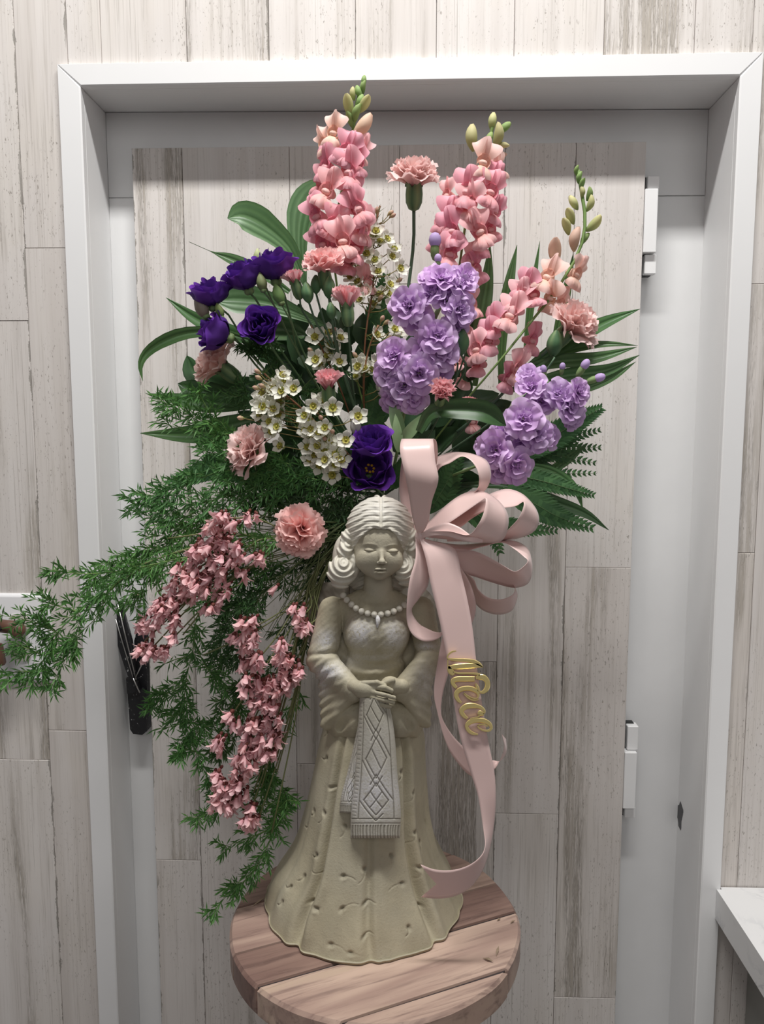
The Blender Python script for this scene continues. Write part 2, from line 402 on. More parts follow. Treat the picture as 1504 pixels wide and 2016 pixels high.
for a, b in (((222, 1200), (264, 1340)), ((232, 1190), (268, 1338)), ((290, 1285), (265, 1338)), ((262, 1335), (275, 1364))):
    mb = MB(); mb.tube([P(*a, 1.141), P(*b, 1.143)], .0011, 6); obj('rod', mb.mesh('rod', M_CHROME), lt)
mb = MB(); mb.ball(tuple(W(272, 1173, 1.166)), (.0055, .003, .0035), col=(1, 1, 1)); mb.tube([W(272, 1173, 1.166), W(272, 1173, 1.175)], .003)
tag(obj('door_knob_screw', mb.mesh('door_knob_screw', plain('old_brass', (.23, .19, .13), .4, metal=.7))), 'small dark round screw head high on the left door stile', 'screw')
# outlet plate on the left wall
q0, q1 = W(0, 1168, YW-.006), W(106, 1343, YW-.006)
out = empty('outlet_plate', (q1.x-.057, YW-.006, (q0.z+q1.z)/2), 'white double outlet cover plate low on the plank wall', 'outlet')
oc = ORG[out.name]; hz = (q0.z-q1.z)/2
mb = MB()
def rrect(w, h, r, n=5):
    return [(sx*(w-r)+r*cos(a0+pi/2*k/n), sz*(h-r)+r*sin(a0+pi/2*k/n)) for sx, sz, a0 in ((1, 1, 0), (-1, 1, pi/2), (-1, -1, pi), (1, -1, 3*pi/2)) for k in range(n+1)]
rings = [(rrect(.057, hz, .004), .0), (rrect(.0565, hz-.0005, .004), -.003), (rrect(.0535, hz-.004, .004), -.0062), (rrect(.0525, hz-.005, .004), -.0065)]
v = [(oc.x+x, YW-.004+y, oc.z+z) for R_, y in rings for x, z in R_]; n = len(rings[0][0])
f = [(i*n+k, i*n+(k+1) % n, (i+1)*n+(k+1) % n, (i+1)*n+k) for i in range(3) for k in range(n)] + [tuple(range(3*n, 4*n))]
mb.add(v, f); obj('cover_plate', mb.mesh('cover_plate', M_PLASTIC), out)
for zz in (.023, -.020):
    mb = MB(); xo = oc.x + .012
    pts = [(xo+x, z+oc.z+zz) for x, z in [(.0165*cos(a)*1.0, max(-.0135, min(.0135, .0165*sin(a)))) for a in np.linspace(0, 2*pi, 28, endpoint=False)]]
    m_ = len(pts); v = [(x, YW-.0125, z) for x, z in pts] + [(x, YW-.0095, z) for x, z in pts]
    mb.add(v, [tuple(range(m_))] + [(i, m_+i, m_+(i+1) % m_, (i+1) % m_) for i in range(m_)])
    rc = obj('receptacle', mb.mesh('receptacle', M_IVORY, False), out)
    mb = MB()
    mb.box((xo-.006, YW-.0127, oc.z+zz+.003), (.0018, .0006, .008)); mb.box((xo+.006, YW-.0127, oc.z+zz+.003), (.0022, .0006, .0068))
    mb.tube([(xo, YW-.0130, oc.z+zz-.0085), (xo, YW-.0124, oc.z+zz-.0085)], .0024, 10)
    sub('slot', mb.mesh('slot', M_BLACK, False), rc)
# brown plugs in the left half of the outlet
M_BROWN = plain('brown_plug_plastic', (.12, .06, .04), .4, noise=.2, bump=.2)
plug = empty('plug_adapter', W(20, 1240, 1.06), 'brown plug adapter with black cord in the wall outlet', 'plug')
for nm, a, b, r in (('plug_body', (0, 1232, 1.07), (36, 1236, 1.07), .010), ('plug_body', (34, 1240, 1.045), (36, 1241, 1.085), .0115), ('plug_body', (-8, 1268, 1.06), (0, 1310, 1.06), .009)):
    pa, pb = W(*a), W(*b); mb = MB(); d = (pb-pa)
    mb.tube([pa, pa+d*.08, pa+d*.92, pb], [r*.8, r, r, r*.8], 10); obj(nm, mb.mesh(nm, M_BROWN), plug)
mb = MB(); mb.tube([W(*p) for p in ((2, 1236, 1.05), (-20, 1245, 1.04), (-40, 1300, 1.05), (-60, 1400, 1.07))], .004, 8); obj('cord', mb.mesh('cord', M_BLACK), plug)
# marble counter
t = NT('white_marble_laminate'); co = t.coord((1, 1, 1), False)
vn = t.noise(t.vmath('ADD', co, t.vmath('MULTIPLY', t.noise(co, 6, 4), (.2, .2, .2))), 9, 6, .65, .8)
vein = t.math('SUBTRACT', 1.0, t.ramp(t.math('ABSOLUTE', t.math('SUBTRACT', vn, .5)), .0, .05))
vein = t.math('MULTIPLY', vein, t.ramp(t.noise(co, 7, 3), .42, .62))
t.base(t.mix(t.math('MULTIPLY', vein, .55), (.78, .78, .78), (.36, .38, .41)), .3); M_MARBLE = t.m
cz = W(1450, 1742, YW).z; cx0 = W(1405, 1742, YC).x; 
e0 = WZ(1405, 1742, cz); e1 = WZ(1504, 1893, cz)
dr = (e1-e0); far = e0 + dr*3.2
ct = empty('counter', (e0.x+.2, e0.y-.2, 0), 'white marble laminate counter against the plank wall', 'counter')
th = .046; poly = [(e0.x, YW-.0065), (e0.x, e0.y), (far.x, far.y), (e0.x+.8, far.y), (e0.x+.8, YW-.0065)]
poly = [(e0.x, YC+.0), (far.x, far.y), (e0.x+.9, far.y), (e0.x+.9, YW-.0065), (RO+.001, YW-.0065), (RO+.001, YC-.0005), (e0.x, YC-.0005)]
poly = [(e0.x, YC-.0005), (far.x, far.y), (e0.x+.9, far.y), (e0.x+.9, YW-.0065), (RO+.001, YW-.0065), (RO+.001, YC-.0005)]
n = len(poly); mb = MB(); v = [(x, y, cz) for x, y in poly] + [(x, y, cz-th) for x, y in poly]
mb.add(v, [tuple(range(n)), tuple(range(2*n-1, n-1, -1))] + [(i, n+i, n+(i+1) % n, (i+1) % n) for i in range(n)]); obj('worktop', mb.mesh('worktop', M_MARBLE, False), ct)
M_DARK = plain('cabinet_grey', (.30, .30, .28), .6)  # even grey of the panel under the worktop
ux = e0.x + .055
mb = MB(); a = Vector((ux, YW-.006)); d2 = Vector((dr.x, dr.y)).normalized()
pp = [a, a+d2*.9, a+d2*.9+Vector((.018, 0)), a+Vector((.018, 0))]
v = [(p.x, p.y, cz-th-.0005) for p in pp] + [(p.x, p.y, 0) for p in pp]
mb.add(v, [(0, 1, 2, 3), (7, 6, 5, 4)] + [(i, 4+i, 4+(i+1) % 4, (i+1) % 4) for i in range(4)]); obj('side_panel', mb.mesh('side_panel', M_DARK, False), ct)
# ---------------------------------------------------------------- round table wrapped in plank-print
TZ = 1.0; TC = Vector((-.041, .890, TZ)); TR = .1765; TH = .036
t = NT('rosy_weathered_wood'); co = t.coord((1, 1, 1)); tone = t.oprop('tone')
g1 = t.noise(t.vmath('MULTIPLY', co, (7, 110, 60)), 1, 5, .65, .6); g2 = t.noise(t.vmath('MULTIPLY', co, (3, 26, 20)), 1, 3, .5, .8)
c = t.mix(t.ramp(g2, .3, .7), (.32, .215, .18), (.50, .365, .295)); c = t.mix(t.math('MULTIPLY', t.ramp(g1, .47, .72), .75), c, (.15, .095, .085))
c = t.mix(t.math('MULTIPLY', t.ramp(t.noise(t.vmath('MULTIPLY', co, (4, 40, 30)), 1, 3), .58, .72), .7), c, (.44, .33, .25))
c = t.mix(1.0, c, t.mix(tone, (.55, .48, .48), (1.15, 1.16, 1.15)), 'MULTIPLY')
t.base(c, .42, 0, .45); t.bump(g1, .15, .0005); M_ROSY = t.m
M_GAP = plain('dark_seam', (.035, .025, .025), .7)
table = empty('round_table', (TC.x, TC.y, 0), 'round side table topped with rosy brown weathered planks', 'table')
# straight seams across the disc, taken from the direction of the boards
s0 = WZ(510, 1940, TZ); s1 = WZ(1020, 1792, TZ); ang = atan2(s1.y-s0.y, s1.x-s0.x)
ca, sa = cos(ang), sin(ang)
def vof(px, py): p = WZ(px, py, TZ)-TC; return -p.x*sa + p.y*ca
cuts = sorted([-TR-.01, vof(868, 1950), vof(750, 1872), vof(520, 1864), vof(490, 1781), vof(548, 1691), TR+.01])
rr = random.Random(2)
NF = 44; rim = [TR*(1+rr.uniform(-.004, .003)) for _ in range(NF)]
def rimr(a):
    k = (a/(2*pi)*NF) % NF; i = int(k); return rim[i]*(1-(k-i)) + rim[(i+1) % NF]*(k-i)
mb = MB(); mb.grid(2, 60, lambda u, w: (TC.x+(TR-.003)*cos(2*pi*w), TC.y+(TR-.003)*sin(2*pi*w), TZ-.0025-(TH-.004)*u), closev=True)
mb.add([(TC.x+(TR-.003)*cos(2*pi*k/60), TC.y+(TR-.003)*sin(2*pi*k/60), TZ-.0025) for k in range(60)], [tuple(range(60))])
topo = obj('tabletop', mb.mesh('tabletop', M_GAP, False), table)
for i in range(len(cuts)-1):
    v0, v1 = cuts[i]+.0011, cuts[i+1]-.0011
    # chord strip of the disc: sample both long sides and arcs
    N = 15; top_, lip_, bot_ = [], [], []
    def ring(v):
        for _ in range(3):
            pass
        h = sqrt(max(TR*TR-v*v, 0)); return h
    def rows(off, z):
        pts = []
        va, vb = max(v0+off*.3, -TR+.0005+off), min(v1-off*.3, TR-.0005-off)
        for k in range(N):
            v = va+(vb-va)*k/(N-1); h = sqrt(max((TR-off)**2-v*v, 0)); pts.append((h, v))
        for k in range(N):
            v = vb+(va-vb)*k/(N-1); h = sqrt(max((TR-off)**2-v*v, 0)); pts.append((-h, v))
        out = []
        for (u, v) in pts:
            a = atan2(v, u) + ang; k = rimr(a % (2*pi))/TR if sqrt(u*u+v*v) > TR*.93 else 1
            wv = .0009*sin(u*55+i*2)
            out.append((TC.x+(u*ca-(v+wv)*sa)*k, TC.y+(u*sa+(v+wv)*ca)*k, z))
        return out
    A = rows(.003, TZ); B = rows(0.0, TZ-.004); C_ = rows(.0, TZ-TH+.004); D = rows(.003, TZ-TH)
    n = len(A); mb = MB(); mb.add([(x-TC.x, y-TC.y, z-TZ) for x, y, z in A+B+C_+D], [(k*n+j, (k+1)*n+j, (k+1)*n+(j+1) % n, k*n+(j+1) % n) for k in range(3) for j in range(n)] +
                                  [(j, j+1, n-2-j, n-1-j) for j in range(n//2-1)] + [tuple(range(4*n-1, 3*n-1, -1))])
    # bring the grain along the boards: build in board space
    me = mb.mesh('plank', M_ROSY, False); R_ = Matrix.Rotation(ang, 4, 'Z'); me.transform(R_.inverted())
    o = sub('plank', me, topo, Matrix.Translation((TC.x, TC.y, TZ)) @ R_); o['tone'] = (.85, 1.0, .15, .7, .35, .5)[i % 6]
# pedestal under the top, out of the frame
mb = MB(); prof = [(.05, TZ-TH-.001), (.03, TZ-TH-.03), (.022, .75), (.032, .5), (.022, .3), (.03, .12), (.12, .03), (.14, .001)]
mb.grid(len(prof), 24, lambda u, w: (TC.x+prof[int(round(u*(len(prof)-1)))][0]*cos(2*pi*w), TC.y+prof[int(round(u*(len(prof)-1)))][0]*sin(2*pi*w), prof[int(round(u*(len(prof)-1)))][1]), closev=True)
obj('pedestal', mb.mesh('pedestal', plain('dark_wood', (.10, .07, .05), .5)), table)
# little chips of leaf lying on the table
M_CHIP = plain('dry_leaf', (.30, .22, .15), .7)
for k, (a, b, w_) in enumerate((((950, 1886), (972, 1893), 4), ((977, 1882), (982, 1862), 3), ((978, 1813), (986, 1808), 2), ((1004, 1818), (1014, 1812), 2), ((495, 1786), (525, 1765), 3))):
    p, q = WZ(*a, TZ+.0012), WZ(*b, TZ+.002); d = (q-p); sd = Vector((-d.y, d.x, 0)).normalized()*w_*.0005
    mb = MB(); m_ = (p+q)/2+Vector((0, 0, .0015)); mb.add([p, m_+sd, q, m_-sd, m_-Vector((0, 0, .0022))], [(0, 3, 1), (1, 3, 2), (0, 1, 4), (1, 2, 4), (2, 3, 4), (3, 0, 4)])
    tag(obj('leaf_chip', mb.mesh('leaf_chip', M_CHIP, False)), ('flat brown leaf chip lying front right of the statue', 'upright brown leaf sliver at the front right of the table', 'tiny dark chip near the right rim of the table', 'tiny dark chip nearest the right rim of the table', 'thin grey leaf scrap left of the statue hem')[k], 'leaf', 'leaf chips on the table')

# dark scuff rubbed into the right jamb
def jx(px, py):
    d = ray(px, py); k = (XR-.0004)/d.x; return Vector((XR-.0004, d.y*k, CAMZ+d.z*k))
mb = MB(); c = jx(1338, 1606); ex = jx(1345, 1606)-c; ez = jx(1338, 1580)-c
v = [c+ex*(cos(a)*(.8+.3*sin(3*a)))+ez*(sin(a)*(1+.15*cos(5*a))) for a in np.linspace(0, 2*pi, 24, endpoint=False)]
mb.add(v + [p+Vector((.0003, 0, 0)) for p in v], [tuple(range(24))] + [(i, 24+i, 24+(i+1) % 24, (i+1) % 24) for i in range(24)])
obj('scuff_mark', mb.mesh('scuff_mark', plain('dark_scuff', (.10, .10, .105), .6, noise=.5), False), bpy.data.objects['trim_6'])
# ---------------------------------------------------------------- garden statue
YS = .866
def nets(fn, lo, hi, h, Y0=YS, du=.00058):
    """surface nets of the implicit figure fn(px, py, d); px, py follow the picture's scale at the statue's depth, d is depth in the same unit"""
    ax = [np.arange(lo[i], hi[i]+h, h, dtype=np.float32) for i in range(3)]
    X, Yy, D = np.meshgrid(*ax, indexing='ij')
    F = fn(X, Yy, D).astype(np.float32)
    S = F < 0
    n0, n1, n2 = (k-1 for k in F.shape)
    cnt = np.zeros((n0, n1, n2), np.int16); pos = np.zeros((n0, n1, n2, 3), np.float32)
    inside = np.zeros((n0, n1, n2), np.int8)
    for a in (0, 1):
        for b in (0, 1):
            for c in (0, 1): inside += S[a:n0+a, b:n1+b, c:n2+c]
    act = (inside > 0) & (inside < 8)
    I = np.argwhere(act)
    acc = np.zeros((len(I), 3), np.float32); num = np.zeros(len(I), np.float32)
    cr = [(a, b, c) for a in (0, 1) for b in (0, 1) for c in (0, 1)]
    val = {k: F[I[:, 0]+k[0], I[:, 1]+k[1], I[:, 2]+k[2]] for k in cr}
    for k in cr:
        for axi in range(3):
            if k[axi] == 0:
                k2 = list(k); k2[axi] = 1; k2 = tuple(k2)
                f0, f1 = val[k], val[k2]; m = (f0 < 0) != (f1 < 0)
                tt = np.where(m, f0/np.where(m, f0-f1, 1), 0)
                p = np.tile(np.array(k, np.float32), (len(I), 1)); p[:, axi] += tt
                acc += p*m[:, None]; num += m
    P = (I + acc/num[:, None])*h + np.array([a[0] for a in ax], np.float32)
    idx = -np.ones((n0, n1, n2), np.int64); idx[act] = np.arange(len(I))
    quads = []
    for axi in range(3):
        o = [t for t in range(3) if t != axi]
        sl0 = [slice(1, -1)]*3; sl0[axi] = slice(0, -1); sl1 = list(sl0); sl1[axi] = slice(1, None)
        A = S[tuple(sl0)]; B = S[tuple(sl1)]
        for flip, m in ((False, A & ~B), (True, ~A & B)):
            E = np.argwhere(m)
            if not len(E): continue
            base = E.copy(); base[:, o[0]] += 1; base[:, o[1]] += 1
            def g(d0, d1):
                q = base.copy(); q[:, o[0]] -= d0; q[:, o[1]] -= d1; return idx[q[:, 0], q[:, 1], q[:, 2]]
            q = np.stack([g(0, 0), g(1, 0), g(1, 1), g(0, 1)], 1)
            if flip ^ (axi == 1): q = q[:, ::-1]
            quads.append(q)
    Q = np.concatenate(quads); Q = Q[(Q >= 0).all(1)]
    Wp = Wn(P[:, 0].astype(float), P[:, 1].astype(float), Y0 + P[:, 2].astype(float)*du)
    return P, Wp, Q
def npmesh(name, V, Q, mat, col=None, smooth=True):
    me = bpy.data.meshes.new(name)
    me.vertices.add(len(V)); me.vertices.foreach_set('co', np.asarray(V, np.float32).ravel())
    me.loops.add(Q.size); me.loops.foreach_set('vertex_index', Q.astype(np.int32).ravel())
    me.polygons.add(len(Q)); me.polygons.foreach_set('loop_start', np.arange(0, Q.size, 4, dtype=np.int32))
    me.polygons.foreach_set('loop_total', np.full(len(Q), 4, np.int32))
    me.update(calc_edges=True); me.validate()
    me.polygons.foreach_set('use_smooth', [smooth]*len(me.polygons))
    me.materials.append(mat)
    a = me.color_attributes.new('Col', 'FLOAT_COLOR', 'POINT')
    c = np.ones((len(me.vertices), 4), np.float32)
    if col is not None: c[:, :3] = col[:, None] if col.ndim == 1 else col
    else: c[:, :3] = 0
    a.data.foreach_set('color', c.ravel())
    return me
L = np.sqrt
def ell(X, Y, D, c, r):
    r = [float(k) for k in r]
    k0 = L(((X-c[0])/r[0])**2+((Y-c[1])/r[1])**2+((D-c[2])/r[2])**2)
    k1 = L(((X-c[0])/r[0]**2)**2+((Y-c[1])/r[1]**2)**2+((D-c[2])/r[2]**2)**2)+1e-6
    return k0*(k0-1)/k1
def cap(X, Y, D, a, b, ra, rb):
    a = np.array(a, float); b = np.array(b, float); e = b-a; ee = (e*e).sum()
    h = np.clip(((X-a[0])*e[0]+(Y-a[1])*e[1]+(D-a[2])*e[2])/ee, 0, 1)
    return L((X-a[0]-h*e[0])**2+(Y-a[1]-h*e[1])**2+(D-a[2]-h*e[2])**2)-(ra+(rb-ra)*h)
def smin(a, b, k): h = np.clip(.5+.5*(b-a)/k, 0, 1); return b*(1-h)+a*h-k*h*(1-h)
def smax(a, b, k): return -smin(-a, -b, k)
def tri(X, Y, D, a, b, c, th):
    a, b, c = (np.array(p, float) for p in (a, b, c)); n = np.cross(b-a, c-a); n = n/np.linalg.norm(n)
    P = np.stack([X, Y, D], -1); out = None
    edges = []
    sgn = None
    for p, q in ((a, b), (b, c), (c, a)):
        e = q-p; w = P-p; h = np.clip((w@e)/(e@e), 0, 1)[..., None]; d2 = ((w-h*e)**2).sum(-1)
        edges.append(d2); m = np.cross(e, n); s_ = np.sign(w@m)
        sgn = s_ if sgn is None else sgn+s_
    dp = ((P-a)@n)**2; de = np.minimum(np.minimum(edges[0], edges[1]), edges[2])
    return L(np.where(np.abs(sgn) >= 2.5, dp, de))-th
def bumpf(X, Y, cx, cy, rx, ry): return np.exp(-((X-cx)/rx)**2-((Y-cy)/ry)**2)

def stone(name, base=(.40, .36, .255), dark=(.20, .175, .125)):
    t = NT(name); co = t.coord((1, 1, 1), False)
    n1 = t.noise(co, 45, 4, .6); n2 = t.noise(co, 420, 3, .65); n3 = t.noise(co, 14, 3)
    c = t.mix(t.ramp(n1, .3, .7), base, tuple(k*1.16 for k in base))
    c = t.mix(t.math('MULTIPLY', t.ramp(n3, .4, .7), .35), c, (.44, .42, .34))
    c = t.mix(t.math('MULTIPLY', t.ramp(n2, .60, .72), .30), c, dark)
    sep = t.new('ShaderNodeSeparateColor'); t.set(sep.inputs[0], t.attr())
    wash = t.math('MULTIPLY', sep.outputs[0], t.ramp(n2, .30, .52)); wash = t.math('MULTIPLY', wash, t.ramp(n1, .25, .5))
    c = t.mix(wash, c, (.66, .65, .66))                 # rubbed silver-white highlight glaze; on the hair, painted top light
    c = t.mix(sep.outputs[1], c, (.13, .115, .085))   # darker brown in the pits and grooves
    t.base(c, t.math('SUBTRACT', .68, t.math('MULTIPLY', wash, .28)), 0, .4)
    h = t.math('ADD', t.math('MULTIPLY', n1, .6), n2)
    t.bump(h, .45, .0008)
    return t.m
M_STONE = stone('glazed_stone'); M_HAIR = stone('pale_stone', (.60, .57, .49)); M_FACE = stone('smooth_stone', (.42, .38, .285))
M_WING = stone('grey_brown_stone', (.30, .27, .22))  # darker grey-brown stone of the wings and planter cup
M_SASH = stone('silvery_stone', (.45, .425, .36))
stat = empty('angel_statue', WZ(716, 1800, TZ), 'beige stone statue of a praying girl in a long dress with clasped hands', 'statue')
def rgb(r, g, b=0): return np.stack([np.clip(r, 0, 1), np.clip(g, 0, 1), np.zeros_like(r)+b], 1)

# --- skirt: one lofted sheet with folds, pits and commas
yz = [W(735, y, .90).z for y in (1395, 1440, 1517, 1605, 1663, 1692, 1720, 1766)]
sk_y = [1345, 1440, 1517, 1605, 1663, 1700, 1730, 1766]
sk_xl = [676, 634, 618, 601, 586, 566, 542, 525]
sk_xr = [800, 836, 839, 842, 855, 868, 885, 908]
zs = [W(735, y, .905).z for y in sk_y[:-1]] + [TZ+.0005]
zs[-2] = max(zs[-2], TZ+.022)
zs[-3] = max(zs[-3], zs[-2]+.012); zs[-4] = max(zs[-4], zs[-3]+.015)
xl = [W(sk_xl[i], sk_y[i], .905).x for i in range(7)] + [WZ(525, 1766, TZ).x]
xr = [W(sk_xr[i], sk_y[i], .905).x for i in range(7)] + [WZ(908, 1766, TZ).x]
ry = [.040, .062, .072, .083, .092, .100, .108, .1215]
cy = [.900, .902, .907, .911, .914, .917, .919, .9215]
NZ, NTH = 330, 620
zz = np.linspace(0, 1, NZ); zq = zs[0] + (zs[-1]-zs[0])*zz
zr = np.array(zs[::-1])
def ip(a): return np.interp(zq, zr, np.array(a[::-1]))
def sm(a, k=15):
    p = np.pad(a, k, mode='edge'); ext = 2*a[0]-p[k+1:2*k+1][::-1]; ext2 = 2*a[-1]-p[-2*k-1:-k-1][::-1]
    p[:k] = ext; p[-k:] = ext2
    return np.convolve(p, np.ones(2*k+1)/(2*k+1), mode='valid')
cxs, rxs, rys, cys = sm((ip(xl)+ip(xr))/2), sm((ip(xr)-ip(xl))/2), sm(ip(ry)), sm(ip(cy))
th = np.linspace(0, 2*pi, NTH, endpoint=False)      # -pi/2 is the front
T, TH_ = np.meshgrid(zz, th, indexing='ij')
def wrap(a): return (a+pi) % (2*pi)-pi
disp = np.zeros_like(T)
def ridge(a0, w, amp, t0=0., drift=0., pw=1.):
    global disp
    g = np.exp(-(wrap(TH_-(a0+drift*(T-1)))/w)**2)
    disp += amp*g*np.clip((T-t0)/(1-t0), 0, 1)**pw
D_ = lambda deg: radians(deg)
def crease(deg, w, amp, t0=0., drift=0., pw=.6):
    "a fold: deep narrow valley with a rounded roll on its right"
    ridge(D_(deg), w, -amp, t0, D_(drift), pw); ridge(D_(deg)+w*1.9, w*1.5, amp*.55, t0, D_(drift), pw); ridge(D_(deg)-w*1.8, w*1.3, amp*.22, t0, D_(drift), pw)
crease(-126, .058, .0125, .0, -3, .45)
ridge(D_(-104), .16, .0035, .1, 0, 1.)
crease(-83, .060, .0085, .30, 4, .9); ridge(D_(-76), .045, -.0045, .62, D_(6), .8)
crease(-44, .055, .0110, .02, 8, .45); ridge(D_(-60), .10, .002, .0, D_(6), .6)
crease(-12, .08, .005, .3, 0, 1); crease(-160, .09, .005, .3, 0, 1); ridge(D_(-146), .1, .003, .5, 0, 1.5)
for a in (20, 50, 75, 100, 125, 150, 172): ridge(D_(a), .1, .006*(-1)**a, .2)
disp += .0016*np.sin(TH_*9+T*3)*T*T + .0012*np.sin(T*14+3*np.sin(TH_*4))*T
groove = np.zeros_like(T)
rs = random.Random(12)
def pit(px, py, ang, ln=13, r=5.4, curl=1):
    "a thumb pit with a curved tail; px, py in the picture, converted to (t, theta) on the skirt"
    global disp, groove
    d = ray(px, py); best = None
    for i in range(0, NZ, 1):
        z = zq[i]
        if abs(d.z) < 1e-6: continue
        tt = (z-CAMZ)/d.z; x, y = d.x*tt, d.y*tt
        e = ((x-cxs[i])/rxs[i])**2+((y-cys[i])/rys[i])**2
        if e <= 1.0:
            best = (i, x, y); break
    if best is None: return
    i, x, y = best; a0 = atan2((y-cys[i])/rys[i], (x-cxs[i])/rxs[i]); t0 = zz[i]
    rad = (rxs[i]+rys[i])/2; H = abs(zs[0]-zs[-1]); sl = sqrt(H*H+.07**2)
    mp = .00060
    def blob(dx, dy, rx, ry, dep, rot=0.0):
        global disp, groove
        U = wrap(TH_-a0)*rad/mp - dx; V = (T-t0)*sl/mp - dy
        c_, s_ = cos(rot), sin(rot); U, V = U*c_+V*s_, -U*s_+V*c_
        g = np.exp(-(U/rx)**2-(V/ry)**2); disp -= dep*g; groove = np.maximum(groove, g*.8) if dep > .0007 else groove
    blob(0, 0, r, r*.72, .0034, ang); blob(r*.9*cos(ang+1.2), r*.9*sin(ang+1.2)+2, r*.8, r*.5, -.0007, ang)
    n = 7; x = y = 0; a = ang
    for k in range(n):
        a += curl*.16; x += cos(a)*ln/n*1.15; y += sin(a)*ln/n*1.15
        if k: blob(x, y, 2.4, 1.0, .0007, a)
for p in ((641, 1493, 2.2), (652, 1551, -.4), (619, 1598, 1.6), (603, 1627, 2), (640, 1600, 1.4, 26), (626, 1682, 1.9), (597, 1727, 1.6), (633, 1721, 2.5, 20), (680, 1626, 1.2, 20), (677, 1723, -.5, 22), (718, 1712, 1.3, 24), (606, 1780, -.6), (628, 1783, .2, 8), (674, 1788, -1.0, 28), (718, 1781, -.8, 18), (770, 1684, 1.1, 24), (791, 1739, 3.6, 26, 5.5, -1), (811, 1560, 1.7, 30), (812, 1637, 1.5, 26), (826, 1658, 1.1, 18), (821, 1706, 1.2, 22), (833, 1787, 3.9, 30), (716, 1846, -1, 16), (652, 1858, -.4, 26), (690, 1875, -.2, 34), (803, 1825, 1.5, 14), (560, 1775, 1.8), (575, 1745, 2.2), (840, 1620, 1.4), (790, 1520, 1.3), (645, 1440, 1.4)):
    pit(*p)
XX = cxs[:, None] + (rxs[:, None]+disp)*np.cos(TH_); YY = cys[:, None] + (rys[:, None]+disp)*np.sin(TH_)
# irregular hem
disp *= 1-.55*np.clip((T-.90)/.10, 0, 1)**1.5; XX = cxs[:, None] + (rxs[:, None]+disp)*np.cos(TH_); YY = cys[:, None] + (rys[:, None]+disp)*np.sin(TH_)
hem = np.clip((T-.93)/.07, 0, 1); XX += hem*.0007*np.sin(TH_*13+2*np.sin(TH_*3))*np.cos(TH_); YY += hem*.0007*np.sin(TH_*13)*np.sin(TH_)
ZZ = np.repeat(zq[:, None], NTH, 1)
lift = .0055*hem*(.5+.5*np.sin(TH_*5+1)) ; ZZ = ZZ + lift*(1-np.clip((T-.995)/.005, 0, 1))*0
V = np.stack([XX, YY, ZZ], -1).reshape(-1, 3)
# close the underside
und = V[-NTH:].copy(); und[:, 0] = cxs[-1]+(und[:, 0]-cxs[-1])*.985; und[:, 1] = cys[-1]+(und[:, 1]-cys[-1])*.985; und[:, 2] = TZ+.0003
V[-NTH:, 2] = TZ+.0055
V = np.concatenate([V, und, [[cxs[-1], cys[-1], TZ+.0003]]*NTH])
NR = NZ+2; i = np.arange(NR-1)[:, None]; j = np.arange(NTH)[None]; j2 = (j+1) % NTH
Q = np.stack([i*NTH+j, (i+1)*NTH+j, (i+1)*NTH+j2, i*NTH+j2], -1).reshape(-1, 4)[:, ::-1]
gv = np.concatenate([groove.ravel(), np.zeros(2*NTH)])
obj('skirt', npmesh('skirt', V, Q, M_STONE, rgb(gv*0, gv*.6)), stat)

